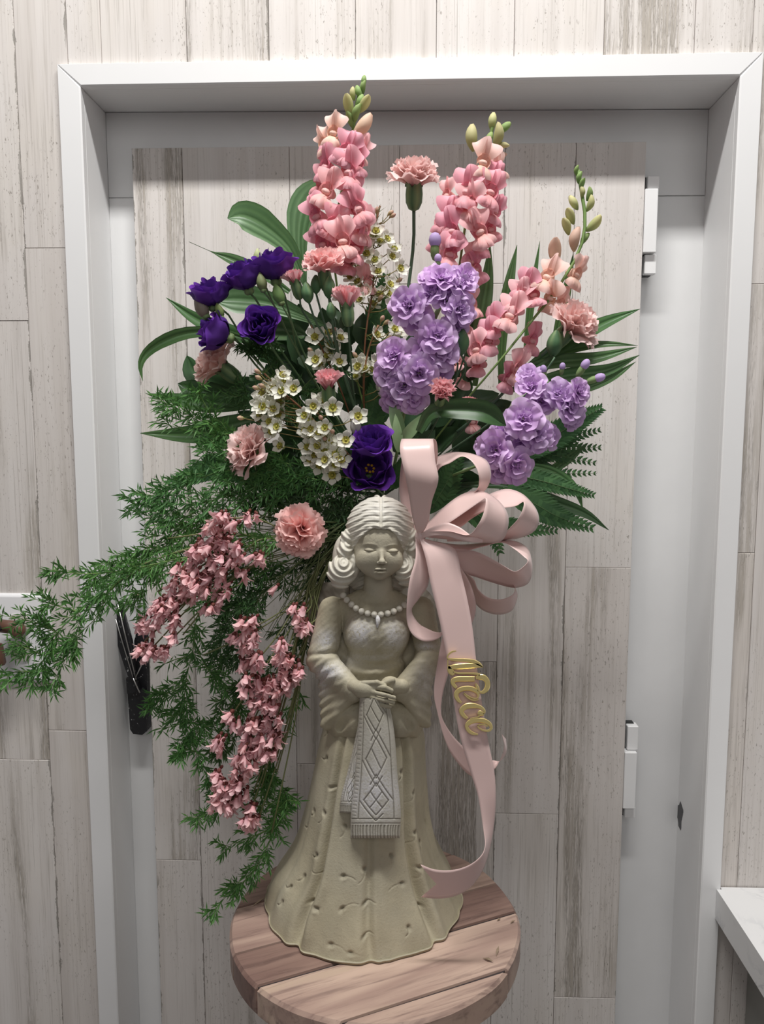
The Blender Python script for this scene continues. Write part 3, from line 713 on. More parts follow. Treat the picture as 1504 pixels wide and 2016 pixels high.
# --- bodice, shoulders and bell sleeves
def body(X, Y, D):
    f = ell(X, Y, D, (741, 1245, 6), (66, 62, 46))                       # chest
    f = smin(f, ell(X, Y, D, (716, 1250, -26), (30, 32, 18)), 26); f = smin(f, ell(X, Y, D, (772, 1250, -26), (28, 32, 18)), 26); f = smin(f, ell(X, Y, D, (744, 1246, -24), (36, 30, 14)), 22)
    f = smin(f, ell(X, Y, D, (741, 1195, 8), (80, 34, 32)), 22)          # shoulders
    f = smin(f, ell(X, Y, D, (738, 1320, 10), (60, 60, 42)), 16)         # waist
    f = smin(f, ell(X, Y, D, (738, 1300, 34), (102, 92, 30)), 6)
    f = smin(f, ell(X, Y, D, (737, 1420, 20), (98, 60, 74)), 14)         # hips under the sleeves
    f = smin(f, cap(X, Y, D, (744, 1175, -4), (744, 1150, -8), 30, 25), 14)
    yoke = L((X-744)**2+((Y-1150)*1.05)**2+((D-0)*.9)**2)
    f = f - 2.2/(1+np.exp(np.clip((yoke-52)/1.1, -30, 30)))*(D < 5)*(Y > 1140) + 1.8*np.exp(-((yoke-33)/1.6)**2)*(D < 0)*(Y > 1150)
    arm = cap(X, Y, D, (655, 1202, 12), (634, 1295, 2), 28, 29)
    arm = smin(arm, cap(X, Y, D, (634, 1300, 2), (700, 1362, -48), 28, 19), 14)
    arm = smin(arm, tri(X, Y, D, (636, 1318, 4), (694, 1368, -44), (644, 1428, -8), 11), 14)
    arm2 = cap(X, Y, D, (828, 1202, 12), (846, 1295, 2), 28, 26)
    arm2 = smin(arm2, cap(X, Y, D, (846, 1300, 2), (786, 1360, -46), 27, 19), 14)
    arm2 = smin(arm2, tri(X, Y, D, (842, 1318, 4), (794, 1368, -42), (836, 1424, -8), 11), 14)
    # wrinkles of the sleeves
    w = (X-600)*.50+(Y-1290)*.87
    m = np.exp(-((X-630)/34)**2-((Y-1365)/62)**2)
    arm = arm + 2.5*m*np.sin(w*.36+.8*np.sin(X*.09))
    arm = arm + 4.5*np.exp(-((X-645)/40)**2)*np.exp(-((Y-1287+(X-640)*.12)/5)**2) + 2.5*np.exp(-((X-672)/9)**2-((Y-1225)/30)**2)
    w2 = -(X-860)*.5+(Y-1290)*.87
    m2 = np.exp(-((X-846)/26)**2-((Y-1370)/50)**2)
    arm2 = arm2 + 2.2*m2*np.sin(w2*.33+1+.8*np.sin(X*.1)) + 3.6*np.exp(-((X-845)/34)**2)*np.exp(-((Y-1281)/4.5)**2)
    # drapes under the bust
    r = L((X-738)**2*.9+(Y-1215)**2)
    f = f + 1.7*np.sin(r*.27+.02*(X-738))*np.exp(-((Y-1310)/34)**2)*(D < 20)*np.exp(-((X-740)/70)**2)
    f = f + 2.6*np.exp(-((r-92)/5)**2)*(Y > 1215)*np.exp(-((X-700)/55)**2)
    f = f + 2.0*np.exp(-((X-750-(Y-1220)*-.1)/4)**2)*np.exp(-((Y-1228)/16)**2)
    a = np.minimum(arm, arm2)
    g = smin(f, a, 3.5)
    # hollow of the sleeves below the cuffs
    hol = smin(tri(X, Y, D, (672, 1402, -50), (712, 1392, -66), (664, 1436, -30), 9), tri(X, Y, D, (806, 1402, -50), (774, 1390, -66), (812, 1434, -30), 9), 3)
    g = smax(g, -hol, 3)
    g = g + .55*np.sin(X*.31+Y*.17)*np.sin(Y*.27-D*.2)*np.sin(D*.3+X*.1)
    # fluting where the dress leaves the sleeves
    g = g + 2.2*np.sin((X-700)*.20)*np.clip((Y-1395)/40, 0, 1)*(D < 20)
    return smax(g, Y-1452, 2)
P, V, Q = nets(body, (596, 1138, -90), (884, 1456, 100), 1.45)
sil = lambda cx, cy_, rx, ry_: bumpf(P[:, 0], P[:, 1], cx, cy_, rx, ry_)
front = P[:, 2] < 20
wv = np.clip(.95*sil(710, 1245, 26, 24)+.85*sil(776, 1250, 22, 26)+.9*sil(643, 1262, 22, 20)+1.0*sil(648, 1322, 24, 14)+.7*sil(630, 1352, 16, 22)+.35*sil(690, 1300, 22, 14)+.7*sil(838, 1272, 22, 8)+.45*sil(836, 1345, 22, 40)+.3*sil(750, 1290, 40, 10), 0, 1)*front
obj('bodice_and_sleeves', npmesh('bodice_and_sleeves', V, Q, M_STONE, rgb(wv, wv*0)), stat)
# --- clasped hands
def hands(X, Y, D):
    f = ell(X, Y, D, (768, 1350, -64), (20, 19, 15))
    f = smin(f, cap(X, Y, D, (790, 1352, -56), (768, 1352, -64), 16, 14), 6)
    f = np.minimum(f, cap(X, Y, D, (772, 1340, -78), (745, 1349, -80), 6.5, 5.5))   # far thumb
    h = smin(ell(X, Y, D, (722, 1357, -70), (26, 17, 15)), cap(X, Y, D, (697, 1352, -54), (722, 1362, -68), 15, 16), 8)
    for (a, b, c, r) in (((738, 1352, -79), (757, 1354, -86), (770, 1360, -83), 6.4), ((736, 1363, -80), (757, 1368, -88), (775, 1374, -82), 6.2),
                         ((733, 1373, -78), (755, 1379, -86), (773, 1383, -80), 6.0), ((731, 1381, -74), (750, 1388, -81), (767, 1391, -76), 5.6)):
        g = np.minimum(cap(X, Y, D, a, b, r+.4, r), cap(X, Y, D, b, c, r, r-1.2)); g2 = smin(h, g, 4)
        h = g2
        h = h + 0
    gr = 0
    for (x0, y0, x1, y1) in ((741, 1359, 772, 1366.5), (741, 1370, 776, 1378.5), (740, 1380, 772, 1387.5)):
        e = np.clip(((X-x0)*(x1-x0)+(Y-y0)*(y1-y0))/((x1-x0)**2+(y1-y0)**2), 0, 1)
        d = L((X-x0-e*(x1-x0))**2+(Y-y0-e*(y1-y0))**2); gr = gr + 2.4*np.exp(-(d/1.5)**2)*(D < -72)
    h = h + gr
    h = np.minimum(h, smin(cap(X, Y, D, (716, 1346, -74), (742, 1344, -84), 6.5, 5.5), cap(X, Y, D, (742, 1344, -84), (757, 1350, -84), 5.5, 4.5), 2))
    return smin(f, h, 1.2)
P, V, Q = nets(hands, (678, 1325, -108), (812, 1405, -30), .9)
obj('clasped_hands', npmesh('clasped_hands', V, Q, M_STONE), stat)
# --- face and neck
def face(X, Y, D):
    f = ell(X, Y, D, (746, 1078, -34), (50, 58, 44))
    f = smin(f, ell(X, Y, D, (746, 1102, -46), (41, 34, 30)), 14)     # cheeks and jaw
    f = smin(f, ell(X, Y, D, (747, 1129, -60), (15, 12, 13)), 12)     # chin
    f = smin(f, ell(X, Y, D, (719, 1104, -58), (17, 18, 12)), 12); f = smin(f, ell(X, Y, D, (776, 1104, -58), (16, 18, 12)), 12)
    f = smin(f, ell(X, Y, D, (748, 1056, -58), (36, 22, 16)), 12)     # forehead
    f = f + 4.6*bumpf(X, Y, 729, 1082, 14, 7)*(D < -40) + 4.6*bumpf(X, Y, 773, 1084, 13, 7)*(D < -40)   # sockets
    for cx, cy_ in ((729, 1083), (773, 1085)):
        f = smin(f, ell(X, Y, D, (cx, cy_+.5, -67), (10.5, 6.0, 9)), 3.5)
        s_ = 1 if cx > 750 else -1
        lid = Y-(cy_+3.2-.018*(X-cx)**2)                            # downcast upper lid's lower edge
        f = f + 1.7*np.exp(-(lid/1.0)**2)*(np.abs(X-cx) < 12)*(D < -50)
        brow = Y-(cy_-12+.012*(X-cx-3*s_)**2)
        f = f - 1.0*np.exp(-(brow/2.6)**2)*np.exp(-((X-cx)/13)**2)*(D < -50)
    f = smin(f, cap(X, Y, D, (751, 1088, -78), (752, 1103, -86), 3.2, 4.4), 8)
    f = smin(f, ell(X, Y, D, (752, 1106, -88), (6.6, 5.2, 6.0)), 4)
    f = smin(f, ell(X, Y, D, (745, 1108, -85), (3.6, 3.0, 3.6)), 2); f = smin(f, ell(X, Y, D, (758.5, 1108.5, -85), (3.6, 3.0, 3.6)), 2)
    f = smin(f, ell(X, Y, D, (749, 1120.5, -84), (11, 3.0, 6)), 2.5); f = smin(f, ell(X, Y, D, (749, 1127, -83), (9, 3.4, 6)), 2.5)
    f = f + 2.2*np.exp(-((Y-1123.6-.02*np.abs(X-749))/1.1)**2)*(np.abs(X-749) < 12)*(D < -60)
    f = f + 1.6*bumpf(X, Y, 748, 1133, 9, 3)*(D < -60)
    neck = cap(X, Y, D, (744, 1120, -14), (744, 1182, -6), 27, 29)
    return smin(f, neck, 5)
P, V, Q = nets(face, (690, 1025, -104), (804, 1185, 30), .95)
obj('face', npmesh('face', V, Q, M_FACE), stat)
# --- hair: cap parted in the middle and rolled curls beside the cheeks
def hair(X, Y, D):
    f = ell(X, Y, D, (748, 1042, -18), (67, 66, 60))
    f = smin(f, ell(X, Y, D, (748, 1075, 6), (70, 60, 44)), 20)
    f = smin(f, ell(X, Y, D, (746, 1118, 22), (72, 58, 26)), 10)
    fc = ell(X, Y, D, (747, 1094, -74), (50, 55, 44)) + 2.2*np.sin(np.abs(X-750)*.22+.5)        # opening for the face
    fc = smin(fc, ell(X, Y, D, (747, 1150, -50), (44, 60, 46)), 16)
    part = np.abs(X-750)
    # waved strands running down and outward from the parting
    ph = (Y-.0058*part**2*1.0+part*.10)
    m = np.clip((part-1)/6, 0, 1)
    f = f + (1.0+.35*np.sin(part*.2))*np.sin(ph*.52+1.6*np.sin(part*.085)+.5*np.sin(X*.05))*m + .5*np.sin(ph*1.15+part*.12)*m + 3.0*np.exp(-(part/2.4)**2)*(Y < 1046) - 1.0*np.exp(-((part-9)/6)**2)
    f = smax(f, -fc, 5)
    rim = L(((X-747)/56)**2+((Y-1102)/64)**2)
    f = f - 3.2*np.exp(-((rim-1)/.07)**2)*(D < -20)*(Y < 1085)*(.6+.4*np.sin(part*.33+1))
    f = smin(f, ell(X, Y, D, (678, 1104, -4), (24, 52, 30)), 10); f = smin(f, ell(X, Y, D, (816, 1104, -4), (24, 54, 30)), 10)
    for (c, r, rr_, kx, ky) in (((684, 1058, -30), (14, 16, 16), .9, 14, -22), ((811, 1056, -30), (14, 16, 16), .9, -14, -22), ((679, 1084, -32), (15, 20, 20), 1.1, 8, -16), ((672, 1126, -34), (28, 32, 28), 1.25, 5, -20),
                        ((697, 1112, -30), (13, 26, 20), .5, -8, 0), ((816, 1082, -32), (15, 20, 20), 1.1, -9, -16), ((806, 1124, -32), (30, 33, 30), 1.25, -12, -16), ((794, 1108, -30), (12, 26, 20), .5, 8, 0)):
        e = ell(X, Y, D, c, r)
        rr2 = L((X-c[0]-kx)**2*1.1+(Y-c[1]-ky)**2*.9)
        e = e + 1.5*rr_*np.sin(rr2*.60+.03*(X-c[0])+.9*np.sin(Y*.06))*np.clip(rr2/9, .2, 1)*(D < c[2]+10)
        f = smin(f, e, 3.5)
    return f
P, V, Q = nets(hair, (632, 966, -104), (850, 1172, 62), 1.15)
gh = np.clip(.35*bumpf(P[:, 0], P[:, 1], 750, 1000, 60, 26), 0, 1)  # light on the crown of the hair, painted in as a paler wash
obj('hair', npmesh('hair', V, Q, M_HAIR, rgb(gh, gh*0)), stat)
# --- necklace
for (x, y, d) in ((676, 1172, -16), (683, 1181, -23), (692, 1190, -29), (701, 1197.5, -34), (712, 1203.5, -38), (724, 1207.5, -41), (737, 1209.5, -43), (750, 1209.5, -43), (763, 1207.5, -42), (775, 1203.5, -40), (786, 1198, -36), (796, 1191, -32), (804, 1183, -26)):
    if (x, y) == (676, 1172): bead_me = None
    c = W(x, y, YS+(d-3)*.00058)
    if bead_me is None:
        mb = MB(); mb.ball((0, 0, 0), (.0037, .0037, .0037), 8, 12, col=(0, 0, 0)); bead_me = mb.mesh('bead', M_HAIR)
    obj('bead', bead_me, stat, frame(c, (0, -1, .2), x))
mb = MB()
mb.tube([W(744, 1212, YS-.0265), W(744, 1224, YS-.029), W(742, 1236, YS-.0305)], [.0032, .0026, .0010], 8, col=(1, 0, 0)); obj('pendant', mb.mesh('pendant', M_SASH), stat)
# --- sash tails with engraved lozenges and a fringe
def sash(name, L_, R_, Yt, Yb, thick, pat=True):
    "strip between two edge polylines in the picture plane, bulging forward, engraved"
    nu, nv = 260, 110
    cl = np.array(catmull(L_, nu)); cr_ = np.array(catmull(R_, nu))
    u = np.linspace(0, 1, nu)[:, None]; v = np.linspace(0, 1, nv)[None]
    px = cl[:, 0:1]*(1-v)+cr_[:, 0:1]*v; py = cl[:, 1:2]*(1-v)+cr_[:, 1:2]*v
    wpx = 85.; sx = (v-.5)*wpx+0*u; sy = u*255.
    g = np.zeros((nu, nv))
    def line(x0, y0, x1, y1, w=1.15, d=1.0):
        nonlocal g
        e = np.clip(((sx-x0)*(x1-x0)+(sy-y0)*(y1-y0))/((x1-x0)**2+(y1-y0)**2), 0, 1)
        dd = np.sqrt((sx-x0-e*(x1-x0))**2+(sy-y0-e*(y1-y0))**2); g = np.maximum(g, d*np.exp(-(dd/w)**2))
    if pat:
        line(-30, 8, -30, 205); line(31, 8, 31, 205); line(-40, 205, 41, 205); line(-40, 216, 41, 216)
        for cy0 in (30, 100, 167):
            for k, s_ in ((22, 1.0), (32, 1.0)):
                h = k*1.35
                pts = [(0, -h), (k, 0), (0, h), (-k, 0)]
                for a in range(4):
                    p0, p1 = pts[a], pts[(a+1) % 4]
                    q0 = (max(-30, min(31, p0[0])), cy0+p0[1]); q1 = (max(-30, min(31, p1[0])), cy0+p1[1])
                    if k == 32:
                        m_ = .62; q1m = (q0[0]+(q1[0]-q0[0])*m_, q0[1]+(q1[1]-q0[1])*m_)
                        line(*q0, *q1) if a % 2 == 0 else line(*q1m, *q1)
                    else: line(*q0, *q1)
            line(-10, cy0-14, 9, cy0+14) if cy0 != 167 else (line(-11, 152, 11, 182), line(11, 152, -11, 182))
        for yy in range(8, 205, 7): line(-40, yy, -34, yy+1, .8, .5)
    fr = np.clip((sy-219)/3, 0, 1)
    g = np.maximum(g, fr*(.5+.5*np.sin(sx*1.25+2*np.sin(sy*.06)+1.5*np.sin(sx*.21)))**1.5*.9)
    side = np.clip(1-np.abs(2*v-1)**8, 0, 1); endm = np.clip((1-u)*40, 0, 1)
    d = -(thick*(side**.5)*np.minimum(1, endm+.0)**.5) + g*1.5
    Yc = Yt+(Yb-Yt)*np.clip(u, 0, 1)**1.1 + .008*(2*v-1)**2
    A = Wn(px, py, Yc+d*.00058); B = Wn(px, py, Yc+.006+0*d)
    V = np.concatenate([A.reshape(-1, 3), B.reshape(-1, 3)]); n = nu*nv
    i = np.arange(nu-1)[:, None]; j = np.arange(nv-1)[None]
    q = np.stack([i*nv+j, i*nv+j+1, (i+1)*nv+j+1, (i+1)*nv+j], -1).reshape(-1, 4)
    e = []
    bord = [(i_, 0) for i_ in range(nu)] + [(nu-1, j_) for j_ in range(nv)] + [(i_, nv-1) for i_ in range(nu-1, -1, -1)] + [(0, j_) for j_ in range(nv-1, -1, -1)]
    idx = [a*nv+b for a, b in bord]
    for a, b in zip(idx, idx[1:]+idx[:1]):
        if a != b: e.append((a, b, b+n, a+n))
    Q = np.concatenate([q[:, ::-1], q+n, np.array(e)])
    wash = np.clip(.75-.9*np.abs(v-.5)+.25*np.sin(sy*.05), 0, 1)*np.clip(u*3-.4, 0, 1)*(1-fr*.7)
    col = np.concatenate([rgb((wash+0*sx).ravel(), (g*.75).ravel()), np.zeros((n, 3))])
    return obj(name, npmesh(name, V, Q, M_SASH, col), stat)
sash('sash_tail', [(708, 1374), (704, 1450), (698, 1530), (691, 1600), (690, 1650)], [(764, 1374), (776, 1440), (783, 1530), (789, 1600), (787, 1650)], YS-.046, YS-.049, 8)
sash('sash_tail', [(712, 1384), (700, 1450), (684, 1520), (671, 1570), (668, 1600)], [(726, 1384), (724, 1450), (716, 1520), (706, 1570), (702, 1602)], YS-.034, YS-.037, 6)
# --- wings behind the shoulders
for nm, side, o in (('wing', 1, [(806, 1150), (838, 1160), (856, 1185), (866, 1225), (868, 1260), (862, 1300), (846, 1340), (830, 1300), (800, 1260)]),
                    ('wing', -1, [(690, 1150), (645, 1146), (622, 1160), (608, 1195), (606, 1240), (612, 1290), (630, 1320), (650, 1300), (680, 1260)])):
    c0 = np.mean(np.array(o), 0); nu, nv = 22, 72
    oo = np.array(catmull(o+[o[0]], nv+1))[:-1]
    mb = MB()
    for back in (0, 1):
        def fn(u, w, back=back):
            p = oo[int(round(w*nv)) % nv]; q = c0+(p-c0)*u
            fe = .0016*sin((q[0]*side*.8+q[1]*.5)*.42)*(u < .98)
            d = .036+.018*(1-u*u)*(-1 if not back else .4)
            return W(q[0], q[1], YS+d+fe+abs(q[0]-741)*.00006)
        mb.grid(nu, nv, fn, col=(0, 0, 0), closev=True)
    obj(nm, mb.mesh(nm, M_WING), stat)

mb = MB(); pl = W(745, 1100, .975)
mb.grid(9, 28, lambda u, w: (pl.x+(.030+.010*u)*cos(2*pi*w), .960+(.026+.008*u)*sin(2*pi*w), W(745, 1290, .96).z+.115*u), col=(0, 0, 0), closev=True)
mb.grid(9, 28, lambda u, w: (pl.x+(.037-.006*u)*cos(2*pi*w), .960+(.031-.005*u)*sin(2*pi*w), W(745, 1290, .96).z+.115-.06*u), col=(0, 0, 0), closev=True)
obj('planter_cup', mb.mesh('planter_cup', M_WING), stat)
# ---------------------------------------------------------------- flowers and foliage
M_PETAL = soft('petal', trans=.32, rough=.55, var=.10)
M_PURPLE = soft('velvet_petal', trans=.15, rough=.6, var=.15, spec=.15)
M_LEAF = soft('leaf', trans=.18, rough=.38, var=.22, spec=.45)
M_FERN = soft('fern', trans=.22, rough=.5, var=.25, spec=.3)
M_STEM = soft('stem', trans=.05, rough=.5, var=.2)
YOFF = .025
FO = Vector(W(756, 975, .965))                      # where the stems meet, behind the statue's head
lerp = lambda a, b, t: tuple(a[i]+(b[i]-a[i])*t for i in range(3))
def petal(mb, L_, Wd, tilt, az, n=(7, 7), r0=.0, z0=0., prof=None, curl=.5, cup=.25, ruff=0., rk=5, serr=0., c0=(1, 1, 1), c1=(1, 1, 1), rnd_=random, M=None, cpow=1.):
    """one petal: grows from the axis, leans out by tilt, turned round the axis by az"""
    prof = prof or (lambda u: (u**.55)*(1-.25*u**6))
    ph = rnd_.uniform(0, 6.28); nu, nv = n
    def fn(u, w):
        v = 2*w-1
        a = tilt+curl*u*u
        # centreline arc
        k = 12; x = r0; z = z0; st = L_*u/k
        for i in range(k):
            aa = tilt+curl*((i+.5)/k*u)**2*1.5; x += sin(aa)*st; z += cos(aa)*st
        hw = Wd*.5*prof(u)
        ce = (1-.16*v*v*u)*(1+serr*((1 if int(round(w*(nv-1))) % 2 else -1))*(u > .99))
        x = r0+(x-r0)*ce; z = z0+(z-z0)*ce
        off = ruff*u**1.6*sin(v*rk+ph)+cup*hw*v*v
        x2 = x-cos(a)*off; z2 = z+sin(a)*off
        y = hw*v
        return (x2*cos(az)-y*sin(az), x2*sin(az)+y*cos(az), z2)
    mb.grid(nu, nv, fn, lambda u, w: lerp(c0, c1, u**cpow), M)
def calyx(mb, r, h, col, z1=0., teeth=5, flare=1.1):
    pr = [(0.25, -h), (.62, -h*.93), (.95, -h*.65), (1.0, -h*.3), (.93, 0), (flare, h*.16)]
    def fn(u, w):
        k = u*(len(pr)-1); i = min(int(k), len(pr)-2); t_ = k-i
        rr = (pr[i][0]*(1-t_)+pr[i+1][0]*t_)*r; z = pr[i][1]*(1-t_)+pr[i+1][1]*t_
        if u > .85: z += h*.16*cos(2*pi*w*teeth)*(u-.85)/.15
        return (rr*cos(2*pi*w), rr*sin(2*pi*w), z1+z)
    mb.grid(11, 20, fn, lambda u, w: lerp(col, lerp(col, (.35, .45, .2), .5), .5+.5*cos(2*pi*w*teeth)), None, True)
# ---- carnation
def carnation(seed, R=.028, rows=((1.42, 6, 1.0), (1.1, 6, 1.0), (.78, 6, .98), (.48, 5, .97), (.2, 4, .93)), c0=(.90, .46, .45), c1=(.93, .62, .59)):
    r = random.Random(seed); mb = MB()
    for k, (tl, n, ln) in enumerate(rows):
        for i in range(n):
            petal(mb, R*1.12*ln*r.uniform(.90, 1.08), R*r.uniform(1.1, 1.45), tl*r.uniform(.9, 1.08)*.55, 2*pi*i/n+r.uniform(-.3, .3)+k, (9, 15), r0=.0015, z0=.001*k,
                  curl=tl*.45, cup=r.uniform(-.1, .25), ruff=R*.12, rk=r.uniform(4, 6.5), serr=.04, c0=c0, c1=lerp(c1, (1, .72, .70), r.uniform(0, .35)), rnd_=r,
                  prof=lambda u: .16+.95*u**1.5)
    return mb.mesh('bloom', M_PETAL)
CARN = [carnation(1), carnation(2), carnation(3, rows=((1.6, 7, 1.0), (1.25, 6, 1.0), (.9, 6, .97), (.55, 5, .95), (.2, 4, .92)))]
PALE = [carnation(4, c0=(.92, .58, .53), c1=(.95, .74, .70)), carnation(5, c0=(.92, .58, .53), c1=(.95, .74, .70)), carnation(6, c0=(.93, .62, .56), c1=(.96, .77, .73))]
MINI = [carnation(8, R=.019, rows=((.30, 6, 1.05), (.22, 6, 1.1), (.14, 5, 1.05), (.06, 3, 1.0)), c0=(.90, .38, .42), c1=(.94, .58, .60)),
        carnation(9, R=.021, rows=((1.25, 6, 1.0), (.95, 6, .98), (.65, 6, .95), (.3, 5, .9), (.1, 3, .85)), c0=(.90, .40, .44), c1=(.95, .64, .64)),
        carnation(10, R=.017, rows=((.34, 5, 1.0), (.22, 5, 1.0), (.1, 4, .98)), c0=(.90, .36, .42), c1=(.94, .54, .58))]
GREY = (.10, .17, .11)
def cal_mesh(r, h): mb = MB(); calyx(mb, r, h, (.075, .15, .075)); return mb.mesh('calyx', M_STEM)
CAL = {'big': cal_mesh(.0095, .024), 'mini': cal_mesh(.0068, .019)}
def stem(parent, pts, r=.0016, col=(.12, .20, .10), name='stem', n=10, taper=1.0):
    P_ = catmull([tuple(p) for p in pts], n); mb = MB(); mb.tube(P_, [r*(1-(1-taper)*i/(n-1)) for i in range(n)], 6, col=col)
    return obj(name, mb.mesh(name, M_STEM), parent)
def blade(L_, w, bend=.3, col=(.06, .13, .06), col2=(.10, .20, .08), nu=12, nv=5, prof=None, fold=.2, ripple=0.):
    prof = prof or (lambda u: (sin(pi*min(1, u*.96+.04)**.75))**.8)
    mb = MB()
    def fn(u, q):
        v = 2*q-1; a = bend*u
        x = L_*(sin(a)/bend if abs(bend) > 1e-4 else u); z = -L_*(1-cos(a))/bend if abs(bend) > 1e-4 else 0
        hw = w*.5*prof(u)
        return (hw*v, x, z+fold*hw*abs(v)+ripple*sin(u*9+v))
    mb.grid(nu, nv, fn, lambda u, q: lerp(col, col2, .5+.5*cos(q*pi*8)))
    return mb
def fl_stem(parent, tip, axis, origin, Y_mid=None, r=.0016, col=(.12, .20, .10)):
    tip = Vector(tip); a = Vector(axis).normalized(); o = Vector(origin)
    m1 = tip-a*min(.05, (tip-o).length*.35)
    return stem(parent, [tip, m1, (m1+o)/2+Vector((0, 0, -.004)), o], r, col)
GR = 'carnations in the bouquet'
def big_carn(px, py, Y, axis, me, s, label, origin=FO, roll=0, group=GR):
    p = W(px, py, Y); a = Vector(axis).normalized()
    e = empty('carnation', p, label, 'carnation', group)
    base = p-a*.012*s
    obj('bloom', me, e, frame(base, a, roll, s)); obj('calyx', CAL['big'], e, frame(base+a*.004, a, 0, s))
    fl_stem(e, base-a*.018*s, a, origin, r=.0021, col=(.10, .17, .11))
    return e
big_carn(816, 352, .95, (.02, -.30, 1), PALE[0], 1.12, 'tall pale pink carnation standing alone at the top centre', W(770, 800, .97))
big_carn(428, 716, .90, (-.75, -.30, .62), PALE[1], 1.05, 'pale pink carnation at the far left below the purple blooms')
big_carn(492, 886, .87, (-.62, -.62, .42), PALE[2], 1.12, 'pale peach carnation at left beside the white waxflowers')
big_carn(590, 1044, .85, (-.15, -.96, -.05), CARN[2], 1.02, 'salmon pink carnation facing front, left of the statue head')
big_carn(1128, 642, .92, (.62, -.50, .62), PALE[0], 1.18, 'pale pink carnation at the right edge beside leaning snapdragon', W(900, 850, .96), 1)
MG = 'mini carnations in the bouquet'
def mini(px, py, Y, axis, kind, s, label, org, bud=False, name='mini_carnation'):
    p = W(px, py, Y); a = Vector(axis).normalized(); e = empty(name, p, label, 'carnation' if not bud else 'bud', MG if not bud else 'closed carnation buds')
    if not bud:
        base = p-a*.010*s; obj('bloom', MINI[kind], e, frame(base, a, px, s)); obj('calyx', CAL['mini'], e, frame(base+a*.005, a, 0, s*.95))
        end = base-a*.013*s
    else:
        mb = MB(); mb.grid(9, 12, lambda u, w: (.0072*s*(sin(pi*(u*.93+.03))**.7)*(1-.25*u)*cos(2*pi*w), .0072*s*(sin(pi*(u*.93+.03))**.7)*(1-.25*u)*sin(2*pi*w), .021*s*(u-.5)), lambda u, w: lerp((.09, .19, .09), (.28, .38, .18), max(0, cos(2*pi*w*5))*u), None, True)
        obj('bud_case', mb.mesh('bud_case', M_STEM), e, frame(p, a)); end = p-a*.010*s
    st = [end] + [W(*q) if not isinstance(q, Vector) else q for q in org]
    stem(e, st, .0012, (.10, .17, .10)); return e
J1 = (672, 725, .89); J1b = (705, 815, .93)
mini(636, 522, .865, (-.1, -.35, .95), 1, 1.22, 'frilly open pink mini carnation under the tall left snapdragon', [(655, 610, .87), J1, J1b, FO])
mini(580, 550, .870, (-.25, -.1, 1), 2, 1.0, 'half open pink mini carnation beside the top purple bloom', [(600, 620, .88), J1, J1b, FO])
mini(683, 594, .850, (-.05, -.1, 1), 0, 1.15, 'half open pink mini carnation against the upper waxflowers', [(688, 680, .87), (695, 760, .9), J1b, FO])
mini(645, 752, .840, (-.03, -.45, .95), 2, 1.25, 'closed pink mini carnation at centre above the waxflowers', [(648, 790, .86), (690, 860, .93), FO])
mini(870, 774, .835, (.1, -.85, .5), 0, 1.05, 'small pink carnation facing front below the lavender stock', [(868, 810, .87), (830, 880, .93), FO])
mini(925, 797, .860, (.15, -.2, 1), 2, .85, 'peach mini carnation bud above the broad curved leaf', [(925, 830, .88), (860, 900, .95), FO])
mini(912, 648, .90, (.05, .0, 1), 2, .62, 'tiny pink tip of a carnation bud right of the lavender stock', [(915, 700, .92), (870, 800, .95), FO])
for (x, y, Y, ax, s, lb, o_) in ((605, 576, .858, (-.15, -.1, 1), 1.1, 'green carnation bud left under the frilly mini carnation', [(625, 640, .87), J1, FO]),
                             (622, 560, .875, (0, -.1, 1), 1.0, 'green carnation bud right under the frilly mini carnation', [(640, 640, .87), J1, FO]),
                             (648, 566, .860, (.05, -.1, 1), 1.15, 'dark green bud directly beneath the frilly pink bloom', [(655, 640, .87), J1, FO]),
                             (652, 612, .855, (-.1, -.1, 1), .9, 'small green bud left of the half open mini carnation', [(662, 680, .87), J1, FO]),
                             (908, 672, .885, (0, -.1, 1), 1.5, 'dark green carnation bud right of the lavender stock', [(915, 730, .90), (870, 800, .95), FO]),
                             (892, 680, .895, (-.2, -.1, 1), 1.1, 'leftmost dark bud of the pair behind lavender stock', [(900, 730, .90), (870, 800, .95), FO]),
                             (1092, 676, .905, (.1, -.3, 1), 1.5, 'grey green bud below the right pale carnation', [(1085, 715, .9), (1010, 800, .93), FO])):
    mini(x, y, Y, ax, 0, s, lb, o_, True, 'carnation_bud')
# ---- lisianthus
PUR0, PUR1 = (.085, .028, .20), (.17, .05, .42)
def cup_petal(R, H, span, open_, seed, tone=0.):
    r = random.Random(seed); ph = r.uniform(0, 6); mb = MB()
    c0 = lerp(PUR0, (.02, .01, .07), tone); c1 = lerp(PUR1, (.06, .02, .22), tone)
    def fn(u, w):
        v = 2*w-1; th = v*span/2*(.55+.45*min(1, u*1.6))
        rad = R*(.22+.78*sin(min(1, u*1.9)*pi/2)**.8) + open_*R*max(0, u-.6)**1.2*.75
        rad += .0016*sin(v*5+ph)*u*u*(1+open_)
        z = H*(u-.12*v*v*u) + .0022*sin(v*5+ph*1.7)*u*u - open_*H*.5*max(0, u-.75)
        return (rad*cos(th), rad*sin(th), z)
    mb.grid(9, 13, fn, lambda u, w: lerp(c0, c1, u*u))
    return mb.mesh('petal', M_PURPLE)
CUPS = [[cup_petal(R, H, sp, op, 10*i+j, tn) for j in range(3)] for i, (R, H, sp, op, tn) in enumerate(((.0180, .0235, 2.0, .9, 0), (.0150, .0265, 2.1, .6, 0), (.0112, .0285, 2.2, .35, .1), (.0074, .0290, 2.3, .15, .3), (.0035, .028, 3.4, .05, .5)))]
mb = MB(); calyx(mb, .0055, .006, (.16, .25, .10)); LCAL = mb.mesh('calyx', M_STEM)
mb = MB()
